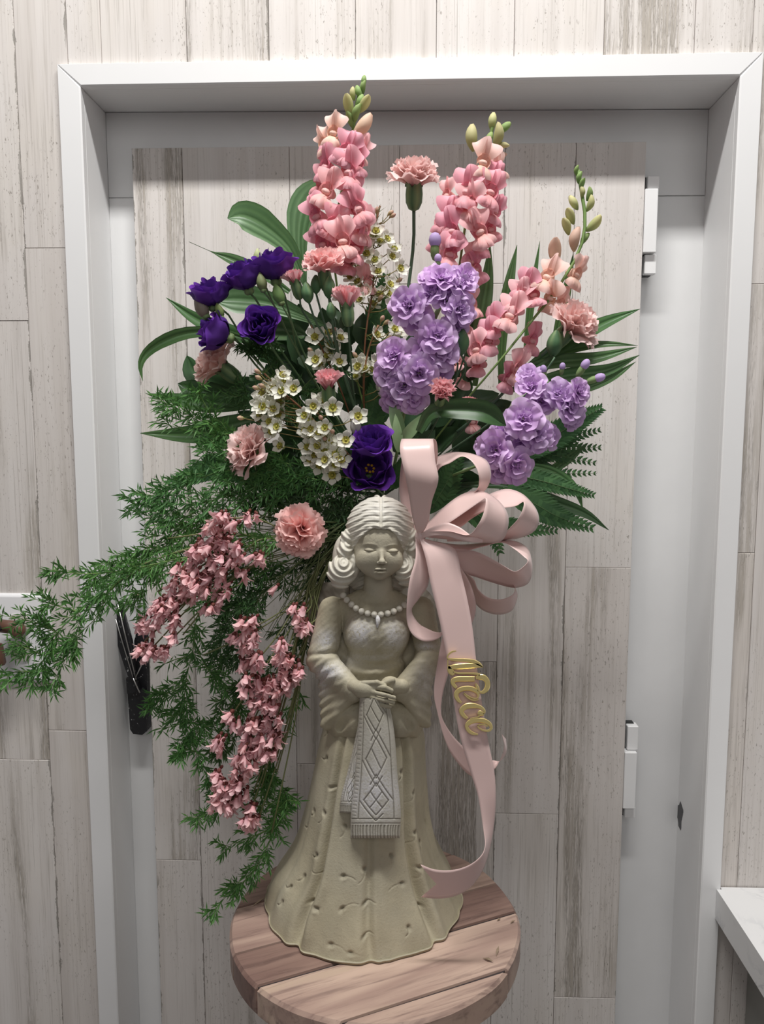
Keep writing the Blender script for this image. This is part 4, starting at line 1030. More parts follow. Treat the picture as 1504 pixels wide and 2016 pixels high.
for k in range(7): mb.ball((.0035*cos(k*.9), .0035*sin(k*.9), .016+.001*(k % 3)), .0014, 4, 6, col=(.62, .36, .03))
LYEL = mb.mesh('stamens', M_PETAL)
def lisi(px, py, Y, axis, s, label, org, openc=False, sq=(1, 1)):
    p = W(px, py, Y); a = Vector(axis).normalized(); s *= 1.25; e = empty('lisianthus', p, label, 'flower', 'purple lisianthus blooms')
    base = p-a*.014*s; r = random.Random(int(px))
    bl = None
    for i, ring in enumerate(CUPS if not openc else CUPS[:3]):
        n = (4, 4, 3, 3, 1)[i]
        for k in range(n):
            A = frame(base, a, 2*pi*k/n+i*.8+r.uniform(-.2, .2), (s*sq[0], s*sq[0], s*sq[1]*r.uniform(.93, 1.05)))
            if bl is None: bl = obj('bloom', ring[0], e, A); binv = A.inverted()
            else: sub('petal', ring[r.randrange(3)], bl, binv @ A)
    if openc: sub('stamens', LYEL, bl)
    obj('calyx', LCAL, e, frame(base, a, 0, s)); st = [base-a*.005] + [W(*q) if not isinstance(q, Vector) else q for q in org]
    stem(e, st, .0013, (.13, .22, .10)); return e
JL1 = (468, 672, .90)
lisi(538, 520, .875, (-.12, -.28, 1), .98, 'topmost purple lisianthus at the upper left', [(560, 580, .885), (600, 700, .92), FO], sq=(1.0, .95))
lisi(480, 543, .870, (-.30, -.28, 1), .88, 'middle one of three purple blooms climbing at upper left', [(510, 600, .885), (560, 700, .92), FO])
lisi(413, 575, .865, (-.15, -.30, 1), .88, 'leftmost upright purple lisianthus above the white bud', [(450, 620, .88), (530, 740, .92), FO], sq=(1.0, .92))
lisi(513, 641, .855, (-.05, -.85, .25), .82, 'ragged dark purple bloom facing front below the climbing three', [(560, 720, .90), FO])
lisi(424, 654, .865, (-.75, -.20, .30), .90, 'dark purple bloom turned left above the pale pink carnation', [JL1, (540, 760, .92), FO])
lisi(732, 866, .835, (-.05, -.62, .80), .90, 'purple lisianthus just above the statue head', [(740, 920, .90), FO], sq=(1.0, .8))
lisi(728, 925, .845, (.10, -.88, .40), 1.02, 'open purple lisianthus with yellow stamens over the statue head', [(740, 960, .92), FO], True)
def lbud(px, py, Y, axis, s, col0, col1, label, org):
    p = W(px, py, Y); e = empty('lisianthus_bud', p, label, 'bud', 'lisianthus buds')
    mb = MB(); mb.grid(10, 12, lambda u, w: (.0085*s*(sin(pi*(u*.95+.02))**.75)*(1-.35*u)*cos(2*pi*w+u*1.5), .0085*s*(sin(pi*(u*.95+.02))**.75)*(1-.35*u)*sin(2*pi*w+u*1.5), .026*s*(u-.5)), lambda u, w: lerp(col0, col1, u*(.7+.3*cos(6*pi*w))), None, True)
    obj('bud_petals', mb.mesh('bud_petals', M_PETAL), e, frame(p, axis)); obj('calyx', LCAL, e, frame(p-Vector(axis).normalized()*.009*s, axis, 0, s*.8))
    stem(e, [p-Vector(axis).normalized()*.012*s]+[W(*q) if not isinstance(q, Vector) else q for q in org], .0010, (.16, .25, .12))
lbud(396, 606, .862, (-.5, 0, .9), 1.05, (.35, .28, .20), (.70, .66, .60), 'white bud under the leftmost purple lisianthus', [(430, 650, .87), (480, 685, .9), FO])
lbud(432, 612, .858, (-.3, 0, .9), .7, (.20, .32, .10), (.45, .52, .22), 'small lime bud below the leftmost purple lisianthus', [(450, 650, .87), JL1, FO])
lbud(515, 556, .86, (-.2, 0, 1), .85, (.22, .28, .12), (.42, .44, .24), 'olive bud under the topmost purple lisianthus', [(545, 610, .88), (590, 700, .91), FO])
lbud(507, 505, .885, (0, 0, 1), .7, (.45, .52, .22), (.70, .72, .45), 'pale lime bud tip peeking above the purple blooms', [(530, 580, .89), (590, 700, .92), FO])
lbud(548, 580, .865, (-.3, 0, .9), .95, (.20, .34, .12), (.32, .44, .16), 'green pointed bud right of the olive one', [(575, 640, .88), (600, 720, .92), FO])
lbud(700, 838, .85, (-.1, 0, 1), .9, (.55, .52, .50), (.72, .68, .70), 'pale lilac bud beside the upper purple bloom over the statue', [(715, 900, .9), FO])
# ---- snapdragons
def snap_floret(seed, tone):
    r = random.Random(seed); mb = MB()
    lo = (.86, .32, .42); hi = (.92, .50, .58); yl = (.95, .62, .50)
    if tone == 1: lo, hi, yl = (.90, .58, .48), (.93, .66, .62), (.92, .72, .50)
    if tone == 2: lo, hi, yl = (.88, .42, .45), (.94, .60, .62), (.94, .62, .45)
    mb.grid(6, 12, lambda u, w: ((.0035+.0042*u)*cos(2*pi*w), (.0035+.0048*u)*sin(2*pi*w), .017*u), lambda u, w: lerp(lerp(lo, (.9, .7, .5), .35), lo, u), None, True)
    T_ = Matrix.Translation((0, .003, .013))
    for k in (-1, 1):      # two-lobed upper lip standing up (+y)
        M = T_ @ Matrix.Rotation(-radians(62), 4, 'X') @ Matrix.Rotation(k*.42, 4, 'Y')
        petal(mb, .0215, .0200, .05, pi/2, (8, 11), curl=.75, cup=.35, ruff=.0036, rk=r.uniform(2, 3.6), c0=lo, c1=hi, rnd_=r, M=M, prof=lambda u: .35+.85*u**.8*(1-.3*u**5))
    T_ = Matrix.Translation((0, -.003, .015))
    for k in (-1, 0, 1):   # three-lobed lower lip folded down
        M = T_ @ Matrix.Rotation(radians(20), 4, 'X') @ Matrix.Rotation(k*.75, 4, 'Y')
        petal(mb, .0195 if k else .0180, .0165, .30, -pi/2, (8, 11), curl=1.0, cup=-.25, ruff=.0032, rk=r.uniform(2, 3.6), c0=lerp(lo, yl, .4), c1=hi, rnd_=r, M=M, prof=lambda u: .45+.75*u**.8*(1-.3*u**5))
    mb.ball((0, -.0010, .0150), (.0050, .0032, .0034), 6, 10, col=lerp(hi, yl, .3))   # the palate closing the throat
    return mb.mesh('floret', M_PETAL)
SNAP = {0: [snap_floret(i, 0) for i in (1, 2)], 1: [snap_floret(i, 1) for i in (3, 4)], 2: [snap_floret(i, 2) for i in (5, 6)]}
def snap_bud(c0, c1):
    mb = MB(); mb.grid(9, 10, lambda u, w: (.0052*(sin(pi*(u*.94+.03))**.6)*(.75+.35*u)*cos(2*pi*w), .0052*(sin(pi*(u*.94+.03))**.6)*(.75+.35*u)*sin(2*pi*w)+.002*u*u*4*(u-.4), .020*u), lambda u, w: lerp(c0, c1, u), None, True)
    for k in range(4):
        petal(mb, .0075, .0055, .5, k*pi/2, (4, 3), curl=-.5, c0=(.13, .25, .08), c1=(.18, .32, .10))
    return mb.mesh('bud', M_PETAL)
SBUD = {'y': snap_bud((.42, .50, .20), (.78, .72, .40)), 'g': snap_bud((.20, .36, .12), (.42, .56, .22)), 'p': snap_bud((.80, .62, .45), (.86, .62, .50))}
def snapdragon(path, florets, buds, label):
    P_ = [W(*p) for p in path]; e = empty('snapdragon', P_[-1], label, 'flower', 'pink snapdragon spikes')
    stem(e, P_, .0024, (.17, .26, .08), n=16, taper=.4)
    line = [Vector(p) for p in catmull([tuple(p) for p in P_], 40)]
    r = random.Random(len(florets))
    for (px, py, dY, ang, tone, s) in florets:
        c = W(px, py, path[0][2]+dY)
        q = min(line, key=lambda k: (k-c).length); fwd = (c-q); fwd = fwd.normalized() if fwd.length > 1e-4 else Vector((0, -1, 0))
        a = (Vector((sin(radians(ang))*.6, -.80, -cos(radians(ang))*.0-.02)) + fwd*.35).normalized()
        z = a; up = Vector((.0, 0, 1))+Vector((-.25*a.x, 0, 0)); up = (up-z*up.dot(z)).normalized(); x = up.cross(z)
        R_ = Matrix((x, up, z)).transposed().to_4x4()
        fl = obj('floret', SNAP[tone][r.randrange(2)], e, Matrix.Translation(c-a*.012*s) @ R_ @ Matrix.Rotation(r.uniform(-.5, .5), 4, 'Z') @ Matrix.Rotation(r.uniform(-.3, .3), 4, 'Y') @ Matrix.Scale(s*1.03, 4))
    for (px, py, dY, ax, kind, s) in buds:
        c = W(px, py, path[0][2]+dY); a = Vector((ax[0], -.35, ax[1])).normalized()
        obj('bud', SBUD[kind], e, frame(c-a*.010*s, a, r.uniform(0, 6), s))
    return e
snapdragon([(716, 158, .93), (700, 215, .93), (690, 300, .935), (668, 400, .94), (655, 500, .95), (690, 700, .96), (745, 900, .965)],
    [(657, 262, -.02, -20, 1, .95), (640, 285, -.01, -50, 1, .9), (682, 300, -.028, 10, 0, 1.05), (712, 300, -.01, 50, 2, .85), (690, 340, -.03, 20, 0, 1.15), (648, 330, -.02, -40, 0, 1.05), (706, 322, -.02, 50, 0, .95),
     (650, 380, -.03, -10, 2, 1.15), (635, 360, -.01, -60, 0, .95), (700, 385, -.022, 45, 0, 1.1), (705, 410, -.03, 25, 0, 1.1), (630, 425, -.025, -40, 0, 1.15), (652, 440, -.03, -20, 0, 1.0), (710, 450, -.02, 50, 2, 1.1),
     (675, 475, -.035, 5, 2, 1.15), (640, 480, -.02, -40, 0, 1.1), (700, 490, -.02, 40, 0, 1.1), (655, 505, -.01, -20, 0, 1.05), (688, 515, -.01, 20, 0, 1.0), (720, 555, .0, 20, 2, .9)],
    [(716, 160, 0, (.1, 1), 'g', .65), (714, 172, -.004, (-.1, 1), 'g', .7), (706, 182, -.004, (-.5, 1), 'g', .8), (708, 200, -.006, (.4, 1), 'g', .85), (694, 185, -.004, (-.3, 1), 'y', .75), (686, 208, -.008, (-.25, 1), 'y', 1.25),
     (717, 206, -.008, (.7, .7), 'y', 1.2), (700, 222, -.01, (.1, 1), 'g', 1.0), (714, 250, -.012, (.8, .6), 'p', 1.6), (690, 235, -.004, (-.2, 1), 'g', .9), (654, 243, .0, (-.2, 1), 'p', 1.0)],
    'tallest pink snapdragon spike, at the left of the bouquet top')
snapdragon([(972, 232, .95), (965, 270, .95), (945, 330, .95), (920, 420, .95), (905, 520, .955), (880, 640, .96), (800, 860, .965)],
    [(948, 320, -.025, 10, 1, 1.1), (978, 332, -.005, 50, 1, .8), (968, 352, -.012, 40, 0, .95), (965, 380, -.025, 30, 0, 1.15), (885, 385, -.01, -50, 2, .85), (925, 380, -.03, -5, 0, 1.2), (930, 405, -.03, 0, 2, 1.15),
     (975, 420, -.01, 50, 0, .95), (880, 430, -.02, -40, 0, 1.15), (895, 455, -.03, -20, 0, 1.15), (945, 455, -.03, 20, 2, 1.15), (965, 450, -.01, 60, 0, .9), (870, 470, -.01, -40, 0, 1.05), (885, 500, -.03, -20, 0, 1.1),
     (945, 480, -.01, 40, 0, .95), (935, 530, -.005, 40, 0, 1.0), (925, 515, -.01, 30, 2, 1.0), (920, 600, -.01, 20, 2, 1.0), (880, 530, .005, -10, 0, 1.0), (915, 635, .0, 20, 2, .8)],
    [(969, 240, 0, (0, 1), 'y', 1.05), (992, 252, -.002, (.8, .6), 'g', .95), (982, 268, -.01, (.4, .9), 'y', 1.35), (962, 275, -.006, (.2, 1), 'g', .9), (928, 272, -.006, (-.2, 1), 'y', 1.5), (988, 286, -.005, (.9, .3), 'y', .8), (955, 290, -.006, (-.4, 1), 'g', 1.0), (982, 308, 0, (.8, .5), 'p', .9)],
    'pink snapdragon spike standing in the middle right')
snapdragon([(1138, 335, .95), (1146, 385, .95), (1152, 440, .945), (1138, 500, .94), (1092, 575, .93), (1040, 640, .92), (980, 715, .91), (920, 785, .92), (830, 900, .955)],
    [(1080, 548, -.02, -10, 1, 1.15), (1085, 585, -.02, -20, 1, .95), (1132, 540, -.005, 60, 1, 1.0), (1030, 565, -.02, -30, 0, 1.0), (1020, 590, -.02, -30, 2, 1.1), (1045, 585, -.02, -10, 0, 1.0), (1010, 625, -.03, 0, 2, 1.25),
     (980, 640, -.02, -40, 0, 1.1), (1100, 600, -.005, 30, 1, .95), (1045, 670, -.005, 30, 0, 1.0), (965, 670, -.02, -30, 0, 1.15), (940, 690, -.02, -40, 2, 1.1), (945, 715, -.01, -20, 0, 1.05), (1012, 725, -.02, 20, 2, 1.1), (995, 745, -.015, 10, 0, .95), (920, 740, .01, -20, 2, 1.0), (905, 715, 0, -30, 2, .7), (930, 830, .0, 0, 2, .8)],
    [(1134, 336, 0, (-.2, 1), 'g', .6), (1139, 350, -.003, (-.1, 1), 'g', .7), (1145, 362, -.003, (.1, 1), 'g', .7), (1147, 378, -.003, (.1, 1), 'y', .7), (1161, 383, -.003, (.4, 1), 'g', .8), (1130, 400, -.004, (-.6, .8), 'y', .95),
     (1163, 402, -.004, (.5, .9), 'y', .95), (1123, 425, -.004, (-.5, .9), 'y', 1.1), (1116, 445, -.006, (-.3, .9), 'y', 1.1), (1170, 442, -.004, (.8, .6), 'y', 1.2), (1130, 472, -.008, (-.1, 1), 'p', 1.4), (1092, 495, -.01, (-.2, 1), 'p', 1.7), (1150, 470, 0, (.4, .8), 'g', .8)],
    'pink snapdragon with long green bud tip leaning far right')
# ---- lavender stock
def stock_floret(seed):
    r = random.Random(seed); mb = MB()
    for (tl, n, ln, w) in ((1.35, 6, 1.0, .019), (1.0, 5, .85, .017), (.6, 5, .65, .014), (.2, 4, .5, .010)):
        for i in range(n):
            petal(mb, .0235*ln*r.uniform(.9, 1.08), w*r.uniform(.95, 1.2), tl*.8, 2*pi*i/n+r.uniform(-.3, .3)+tl, (7, 9), curl=tl*.25, cup=r.uniform(-.3, .35), ruff=.0016, rk=r.uniform(3, 6),
                  c0=(.52, .30, .60), c1=lerp((.68, .44, .76), (.82, .62, .90), r.random()), rnd_=r, prof=lambda u: .18+1.0*u**.9*(1-.28*u**6))
    mb.ball((0, 0, .004), (.002, .002, .003), 4, 6, col=(.6, .65, .35))
    return mb.mesh('floret', M_PETAL)
STK = [stock_floret(i) for i in (21, 22, 23)]
def stock(path, fl, buds, label, lv):
    P_ = [W(*p) for p in path]; e = empty('lavender_stock', P_[-1], label, 'flower', 'lavender stock stems')
    stem(e, P_, .0030, (.26, .38, .16), n=14, taper=.6)
    r = random.Random(int(path[0][0]))
    for (px, py, dY, dx, dz, s) in fl:
        c = W(px, py, path[0][2]+dY); a = Vector((dx, -.85, dz)).normalized()
        obj('floret', STK[r.randrange(3)], e, frame(c-a*.004, a, r.uniform(0, 6), s*1.0))
    for (px, py, dY, dx, dz, s) in buds:
        c = W(px, py, path[0][2]+dY); a = Vector((dx, -.2, dz)).normalized()
        mb = MB(); mb.ball((0, 0, .004), (.0035*s, .0035*s, .008*s), 6, 8, col=(.30, .42, .18)); mb.ball((0, 0, .010*s), (.0048*s, .0042*s, .0058*s), 6, 8, col=(.64, .48, .80))
        obj('bud', mb.mesh('bud', M_PETAL), e, frame(c, a))
    for (a, b, w) in lv:
        pa, pb = W(*a), W(*b); d = pb-pa; mb = blade(d.length, w, .5, (.17, .28, .13), (.24, .36, .18))
        q = d.normalized(); x = q.cross(Vector((0, -1, 0))).normalized(); n_ = x.cross(q)
        obj('leaf', mb.mesh('leaf', M_LEAF), e, Matrix.Translation(pa) @ Matrix((x, q, n_)).transposed().to_4x4())
stock([(885, 560, .90), (850, 640, .90), (818, 730, .90), (798, 800, .90), (780, 900, .94), (765, 960, .965)],
    [(870, 548, -.03, .1, .6, .95), (905, 560, -.025, .5, .4, 1.0), (850, 575, -.03, -.3, .4, .9), (805, 600, -.035, -.4, .1, 1.15), (880, 590, -.03, .2, .2, 1.0), (905, 610, -.03, .5, 0, 1.0), (820, 625, -.02, -.2, -.1, 1.0),
     (895, 640, -.02, .5, -.1, .9), (860, 660, -.035, .1, .1, 1.1), (840, 690, -.03, 0, 0, 1.1), (870, 695, -.03, .3, 0, 1.05), (775, 700, -.03, -.4, .1, 1.05), (768, 735, -.025, -.5, 0, 1.0), (825, 735, -.035, 0, -.1, 1.1), (865, 725, -.02, .5, -.1, .95),
     (795, 760, -.03, -.2, -.2, 1.0), (775, 785, -.02, -.3, -.4, .85), (815, 785, -.025, .2, -.4, .9), (920, 545, -.02, .7, .3, .8), (850, 545, -.02, -.2, .8, .8)],
    [(856, 500, -.015, 0, 1, 1.5), (888, 545, -.02, .2, 1, .8), (862, 525, -.02, 0, 1, .9)], 'tall lavender stock stem in the middle of the bouquet',
    [((790, 860, .88), (768, 780, .87), .016), ((790, 870, .87), (835, 815, .855), .014), ((786, 890, .87), (778, 815, .86), .012)])
stock([(1098, 745, .90), (1060, 790, .895), (1020, 850, .89), (975, 900, .90), (880, 940, .94)],
    [(1100, 775, -.02, .1, .4, .95), (1140, 770, -.02, .7, .2, .8), (1120, 800, -.02, .5, 0, 1.0), (1045, 760, -.02, -.3, .5, .9), (1065, 790, -.01, 0, .2, .9), (1030, 825, -.04, -.1, .2, 1.15), (1055, 855, -.035, .3, 0, 1.0),
     (1080, 860, -.02, .6, 0, .8), (990, 850, -.02, -.6, .3, .85), (975, 885, -.035, -.4, .1, 1.05), (1015, 915, -.035, .3, -.2, 1.05), (985, 925, -.03, -.1, -.4, .9), (1130, 820, -.01, .6, -.3, .8), (1040, 735, -.01, -.3, .8, .7), (1030, 870, -.02, 0, -.3, .9), (950, 880, -.01, -.7, 0, .6)],
    [(1140, 735, -.01, .5, .8, 1.2), (1105, 735, -.01, .1, 1, .8), (1160, 750, -.01, .9, .3, 1.2), (1072, 742, -.01, -.2, 1, .9)], 'lavender stock stem leaning to the lower right', [((1085, 790, .89), (1068, 725, .885), .010)])
# ---- waxflower
def wax_mesh(seed):
    r = random.Random(seed); mb = MB()
    mb.grid(5, 12, lambda u, w: ((.0018+.0024*u)*cos(2*pi*w), (.0018+.0024*u)*sin(2*pi*w), -.006+.006*u), lambda u, w: lerp((.40, .46, .16), (.62, .62, .35), u), None, True)
    for i in range(5):
        petal(mb, .0082*r.uniform(.9, 1.05), .0072, 1.25+r.uniform(-.1, .12), 2*pi*i/5+r.uniform(-.08, .08), (7, 7), r0=.0030, curl=-.6, cup=.25, c0=(.84, .84, .70), c1=(.93, .91, .86), rnd_=r, prof=lambda u: .16+.90*max(0, sin(pi*min(1, u*.90+.03)))**.8)
    mb.grid(3, 12, lambda u, w: ((.0036-.0025*u)*cos(2*pi*w), (.0036-.0025*u)*sin(2*pi*w), .0016*(1-u)**1.0+.0002), lambda u, w: lerp((.55, .50, .12), (.34, .33, .05), u), None, True)
    mb.ball((0, 0, .0012), (.0013, .0013, .0012), 4, 6, col=(.52, .46, .10))
    for i in range(5): mb.ball((.0036*cos(1.26*i+.6), .0036*sin(1.26*i+.6), .0020), .0006, 3, 5, col=(.25, .16, .06))
    return mb.mesh('flower', M_PETAL)
WAX = [wax_mesh(i) for i in (1, 2, 3)]
mb = MB(); mb.grid(7, 8, lambda u, w: (.0028*(sin(pi*(u*.96+.02))**.7)*(.6+.5*u)*cos(2*pi*w), .0028*(sin(pi*(u*.96+.02))**.7)*(.6+.5*u)*sin(2*pi*w), .0085*u-.004), lambda u, w: lerp((.45, .42, .16), (.72, .45, .38), u), None, True); WBUD = mb.mesh('bud', M_PETAL)
def waxspray(trunk, fl, buds, label, needles=60, scol=(.22, .10, .05)):
    P_ = [W(*p) for p in trunk]; e = empty('waxflower_sprig', P_[-1], label, 'flower', 'white waxflower sprigs')
    stem(e, P_, .0011, scol, n=14)
    line = [Vector(p) for p in catmull([tuple(p) for p in P_], 30)]; r = random.Random(len(fl)+int(trunk[0][0])); nd = MB(); tw = MB()
    def twig(c):
        below = [k for k in line if k.z < c.z-.008] or line[-6:]
        q = min(below, key=lambda k: (k-c).length); m_ = (q+c)/2+Vector((0, 0, -.003)); tw.tube([q, m_, c], [.0008, .0006, .0005], 4, col=lerp(scol, (.25, .30, .1), .4)); return q, m_
    def needle(p, d, L_):
        d = d.normalized(); s_ = d.cross(Vector((0, -1, .2))).normalized()*.0005
        nd.add([p-s_, p+s_, p+d*L_+Vector((0, 0, .001))], [(0, 1, 2)], (.13, .20, .06))
    for (px, py, *o) in fl:
        dY = o[0] if o else r.uniform(-.012, .012); c = W(px, py, trunk[0][2]+dY)
        q, m_ = twig(c); a = ((c-q).normalized()*.55+Vector((r.uniform(-.5, .5), -1, r.uniform(-.1, .5)))).normalized()
        obj('flower', WAX[r.randrange(3)], e, frame(c, a, r.uniform(0, 6), r.uniform(1.05, 1.3)))
    for (px, py) in buds:
        c = W(px, py, trunk[0][2]-.006); q, m_ = twig(c); obj('bud', WBUD, e, frame(c, (c-q), 0, 1.1))
    pts = [p for p in line[:20]] + [Vector(v) for v in tw.v[4::6]]
    for k in range(needles):
        p = r.choice(pts); needle(p, Vector((r.uniform(-1, 1), -.4, r.uniform(0, 1.2))), r.uniform(.007, .013))
    obj('twigs', tw.mesh('twigs', M_STEM), e); nl = obj('needles', nd.mesh('needles', M_FERN, False), e); nl['kind'] = 'stuff'
waxspray([(748, 405, .93), (735, 470, .93), (735, 560, .93), (722, 640, .925), (716, 720, .93), (718, 840, .95), (745, 940, .965)],
    [(722, 482), (748, 475), (735, 462), (776, 490), (762, 470), (722, 500), (738, 512), (772, 505), (788, 528), (720, 545), (745, 535), (704, 555), (722, 575), (708, 590), (690, 545), (768, 560), (765, 578), (705, 530), (735, 598), (775, 600), (748, 580), (670, 580), (740, 455), (690, 515)],
    [(742, 415), (768, 420), (772, 425), (748, 587), (785, 552), (760, 635), (707, 490)], 'white waxflower sprig between the two upper snapdragons', 110)
waxspray([(745, 640, .90), (725, 690, .90), (716, 760, .90), (722, 860, .94), (745, 950, .965)],
    [(784, 655), (742, 658), (718, 725), (735, 728), (705, 722), (758, 755), (700, 742), (712, 712), (745, 715), (755, 770), (777, 648)], [(765, 665), (752, 628), (700, 700)], 'white waxflower sprig beside the tall lavender stock', 40)
waxspray([(612, 640, .88), (640, 700, .89), (668, 760, .90), (705, 860, .94), (745, 950, .965)],
    [(620, 664), (650, 678), (655, 692), (630, 716), (622, 708), (668, 712), (646, 655), (645, 700), (670, 665)], [(655, 650), (612, 690)], 'sparse white waxflower sprig under the green carnation buds', 30)
waxspray([(520, 735, .855), (560, 775, .86), (600, 810, .87), (660, 870, .92), (740, 950, .965)],
    [(556, 738), (548, 752), (578, 765, -.02), (555, 770), (540, 765), (516, 778), (530, 796), (518, 800), (538, 805), (512, 815), (530, 830), (545, 840), (520, 770), (560, 752), (552, 792), (508, 796), (548, 815), (535, 850), (552, 878)],
    [(508, 732), (510, 744), (505, 764), (517, 760), (475, 823)], 'white waxflower sprig at left above the peach carnation', 90)
waxspray([(612, 800, .84), (640, 830, .85), (660, 860, .87), (690, 900, .91), (745, 955, .965)],
    [(617, 800), (628, 790), (605, 825), (655, 803, -.02), (640, 790), (600, 818), (612, 845), (600, 848), (628, 850), (640, 842), (681, 867, -.02), (615, 855), (625, 878), (640, 890), (648, 868), (660, 895), (672, 905), (605, 880), (610, 905), (630, 915), (640, 905), (620, 895), (660, 915), (655, 935), (668, 885), (705, 820), (635, 862), (648, 880)],
    [(632, 823), (646, 848), (640, 864), (632, 838), (655, 850)], 'densest white waxflower sprig, centre left above the ferny greens', 70)
# ---- pink broom
def broom_floret(k):
    mb = MB(); r = random.Random(k)
    a, b = (.86, .44, .47), (.93, .66, .67)
    mb.grid(7, 7, lambda u, w: (.0024*(sin(pi*(u*.93+.04))**.7)*cos(2*pi*w), .0021*(sin(pi*(u*.93+.04))**.7)*sin(2*pi*w), .0125*u), lambda u, w: lerp(a, b, u), None, True)
    for q in (-1, 1): petal(mb, .0125, .0060, .16+.12*k, q*1.57, (5, 4), curl=.35+.3*k, cup=.5, c0=a, c1=b, rnd_=r)
    petal(mb, .0115, .0070, .35+.3*k, 0, (5, 4), curl=.8*k+.1, cup=.5, c0=lerp(a, (.7, .2, .25), .4), c1=b, rnd_=r)
    mb.ball((0, 0, 0), (.0018, .0018, .0022), 4, 6, col=(.20, .06, .05))
    return mb.mesh('floret', M_PETAL)
BRM = [broom_floret(k) for k in (0, 1, 1)]
def broom(paths, clusters, label, n_per, Yc, seed):
    e = empty('pink_broom_spray', W(*paths[0][-1]), label, 'flower', 'drooping pink broom sprays')
    r = random.Random(seed); lines = []
    for p in paths:
        P_ = [W(*q) for q in p]; stem(e, P_, .0009, (.17, .19, .08), name='twig', n=14, taper=.6); lines += [Vector(q) for q in catmull([tuple(q) for q in P_], 24)]
    for (px, py, rx, ry, n) in clusters:
        for i in range(int(n*1.25)):
            a_ = r.uniform(0, 2*pi); q = r.random()**.5
            c = W(px+rx*q*cos(a_), py+ry*q*sin(a_), Yc+r.uniform(-.020, .012))
            d = Vector((-.35, -.35, -1)) if n_per == 0 else Vector((-.15, -.3, -1))
            d = Vector((d.x+r.uniform(-.55, .55), d.y+r.uniform(-.35, .25), d.z+r.uniform(-.1, .6)))
            obj('floret', BRM[r.randrange(3)], e, frame(c, d, r.uniform(0, 6), r.uniform(1.05, 1.5)))
    return e
b1 = []; rb = random.Random(4)
for (x, y, m) in ((285, 1262, 1.), (300, 1275, 1.), (318, 1280, 1), (330, 1225, 1.), (345, 1180, 1), (405, 1205, 1), (345, 1090, 1), (370, 1130, 1), (420, 1150, 1), (455, 1020, 1), (310, 1165, 1), (360, 1250, 1), (480, 1090, 1), (300, 1240, 1), (250, 1122, 1), (330, 1060, 1)):
    b1.append([(x, y, .845), ((x+640)/2-35+rb.uniform(-10, 10), (y+1080)/2-26+rb.uniform(-8, 8), .85), (600+rb.uniform(-15, 15), 1060+rb.uniform(-20, 25), .885), (690, 1030, .94)])
broom(b1, [(440, 1035, 34, 24, 14), (500, 1010, 22, 10, 4), (430, 1075, 50, 26, 26), (385, 1110, 46, 22, 18), (460, 1110, 38, 26, 16), (370, 1150, 36, 24, 24), (330, 1190, 26, 20, 20), (430, 1150, 30, 24, 12), (295, 1225, 22, 16, 10), (345, 1230, 12, 22, 6), (305, 1270, 32, 16, 18), (420, 1185, 18, 14, 5), (515, 1090, 18, 8, 5), (450, 1010, 18, 8, 5)],
      'pink broom spray sweeping down to the far left', 0, .845, 1)
b2 = []
for (x, y) in ((430, 1580), (450, 1590), (490, 1610), (500, 1640), (515, 1550), (545, 1490), (560, 1440), (545, 1520), (470, 1480), (455, 1410), (480, 1330), (470, 1250), (520, 1400), (590, 1290), (600, 1210), (585, 1320), (500, 1560), (570, 1200), (400, 1290), (440, 1560), (535, 1640), (610, 1230)):
    b2.append([(x, y, .85), ((x+618)/2+8+rb.uniform(-6, 6), (y+1170)/2+rb.uniform(-10, 10), .855), (625+rb.uniform(-12, 12), 1140+rb.uniform(-10, 10), .875), (690, 1040, .94)])
broom(b2, [(490, 1215, 18, 12, 6), (485, 1250, 26, 22, 16), (495, 1290, 24, 18, 12), (590, 1200, 20, 14, 6), (598, 1225, 8, 14, 5), (555, 1275, 14, 24, 8), (570, 1310, 26, 24, 16), (500, 1340, 28, 18, 14), (540, 1345, 26, 20, 18), (575, 1330, 16, 16, 8), (525, 1380, 34, 18, 18), (500, 1420, 26, 18, 12), (540, 1420, 26, 18, 12),
               (460, 1410, 12, 14, 5), (490, 1460, 26, 20, 12), (530, 1460, 22, 22, 12), (440, 1455, 16, 16, 7), (480, 1500, 24, 18, 12), (430, 1520, 12, 14, 4), (460, 1545, 28, 22, 22), (450, 1570, 34, 14, 12), (425, 1575, 12, 10, 5), (500, 1610, 26, 10, 10), (545, 1480, 4, 8, 2), (550, 1435, 8, 14, 4), (508, 1580, 14, 8, 3), (545, 1150, 8, 4, 1)],
      'pink broom spray hanging straight down left of the statue', 1, .85, 2)
# ---------------------------------------------------------------- greenery
def leafstrip(parent, pts, wpx, name='leaf', c0=(.055, .13, .045), c1=(.10, .22, .07), prof=None, fold=.22, n=16, nv=9, roll=0., face=(0, -1, .15), rib=9):
    P_ = [Vector(p) for p in catmull([tuple(W(*q)) for q in pts], n)]
    prof = prof or (lambda u: max(.02, sin(pi*min(1, .05+u*.95))**.72*(1-.15*u)))
    mb = MB(); wm = wpx*.00061; F = Vector(face).normalized()
    fr = []
    for i in range(n):
        t = (P_[min(i+1, n-1)]-P_[max(i-1, 0)]).normalized(); s_ = t.cross(F).normalized(); nn = s_.cross(t)
        a = roll*(i/(n-1)) if not isinstance(roll, tuple) else roll[0]+(roll[1]-roll[0])*i/(n-1)
        fr.append((s_*cos(a)+nn*sin(a), nn*cos(a)-s_*sin(a)))
    def fn(u, q):
        i = int(round(u*(n-1))); v = 2*q-1; h = wm*.5*prof(u)
        return P_[i]+fr[i][0]*(v*h)+fr[i][1]*(fold*h*abs(v)-.0003*cos(v*rib*2))
    mb.grid(n, nv, fn, lambda u, q: lerp(c0, c1, .5+.5*cos((2*q-1)*rib)))
    return obj(name, mb.mesh(name, M_LEAF), parent)
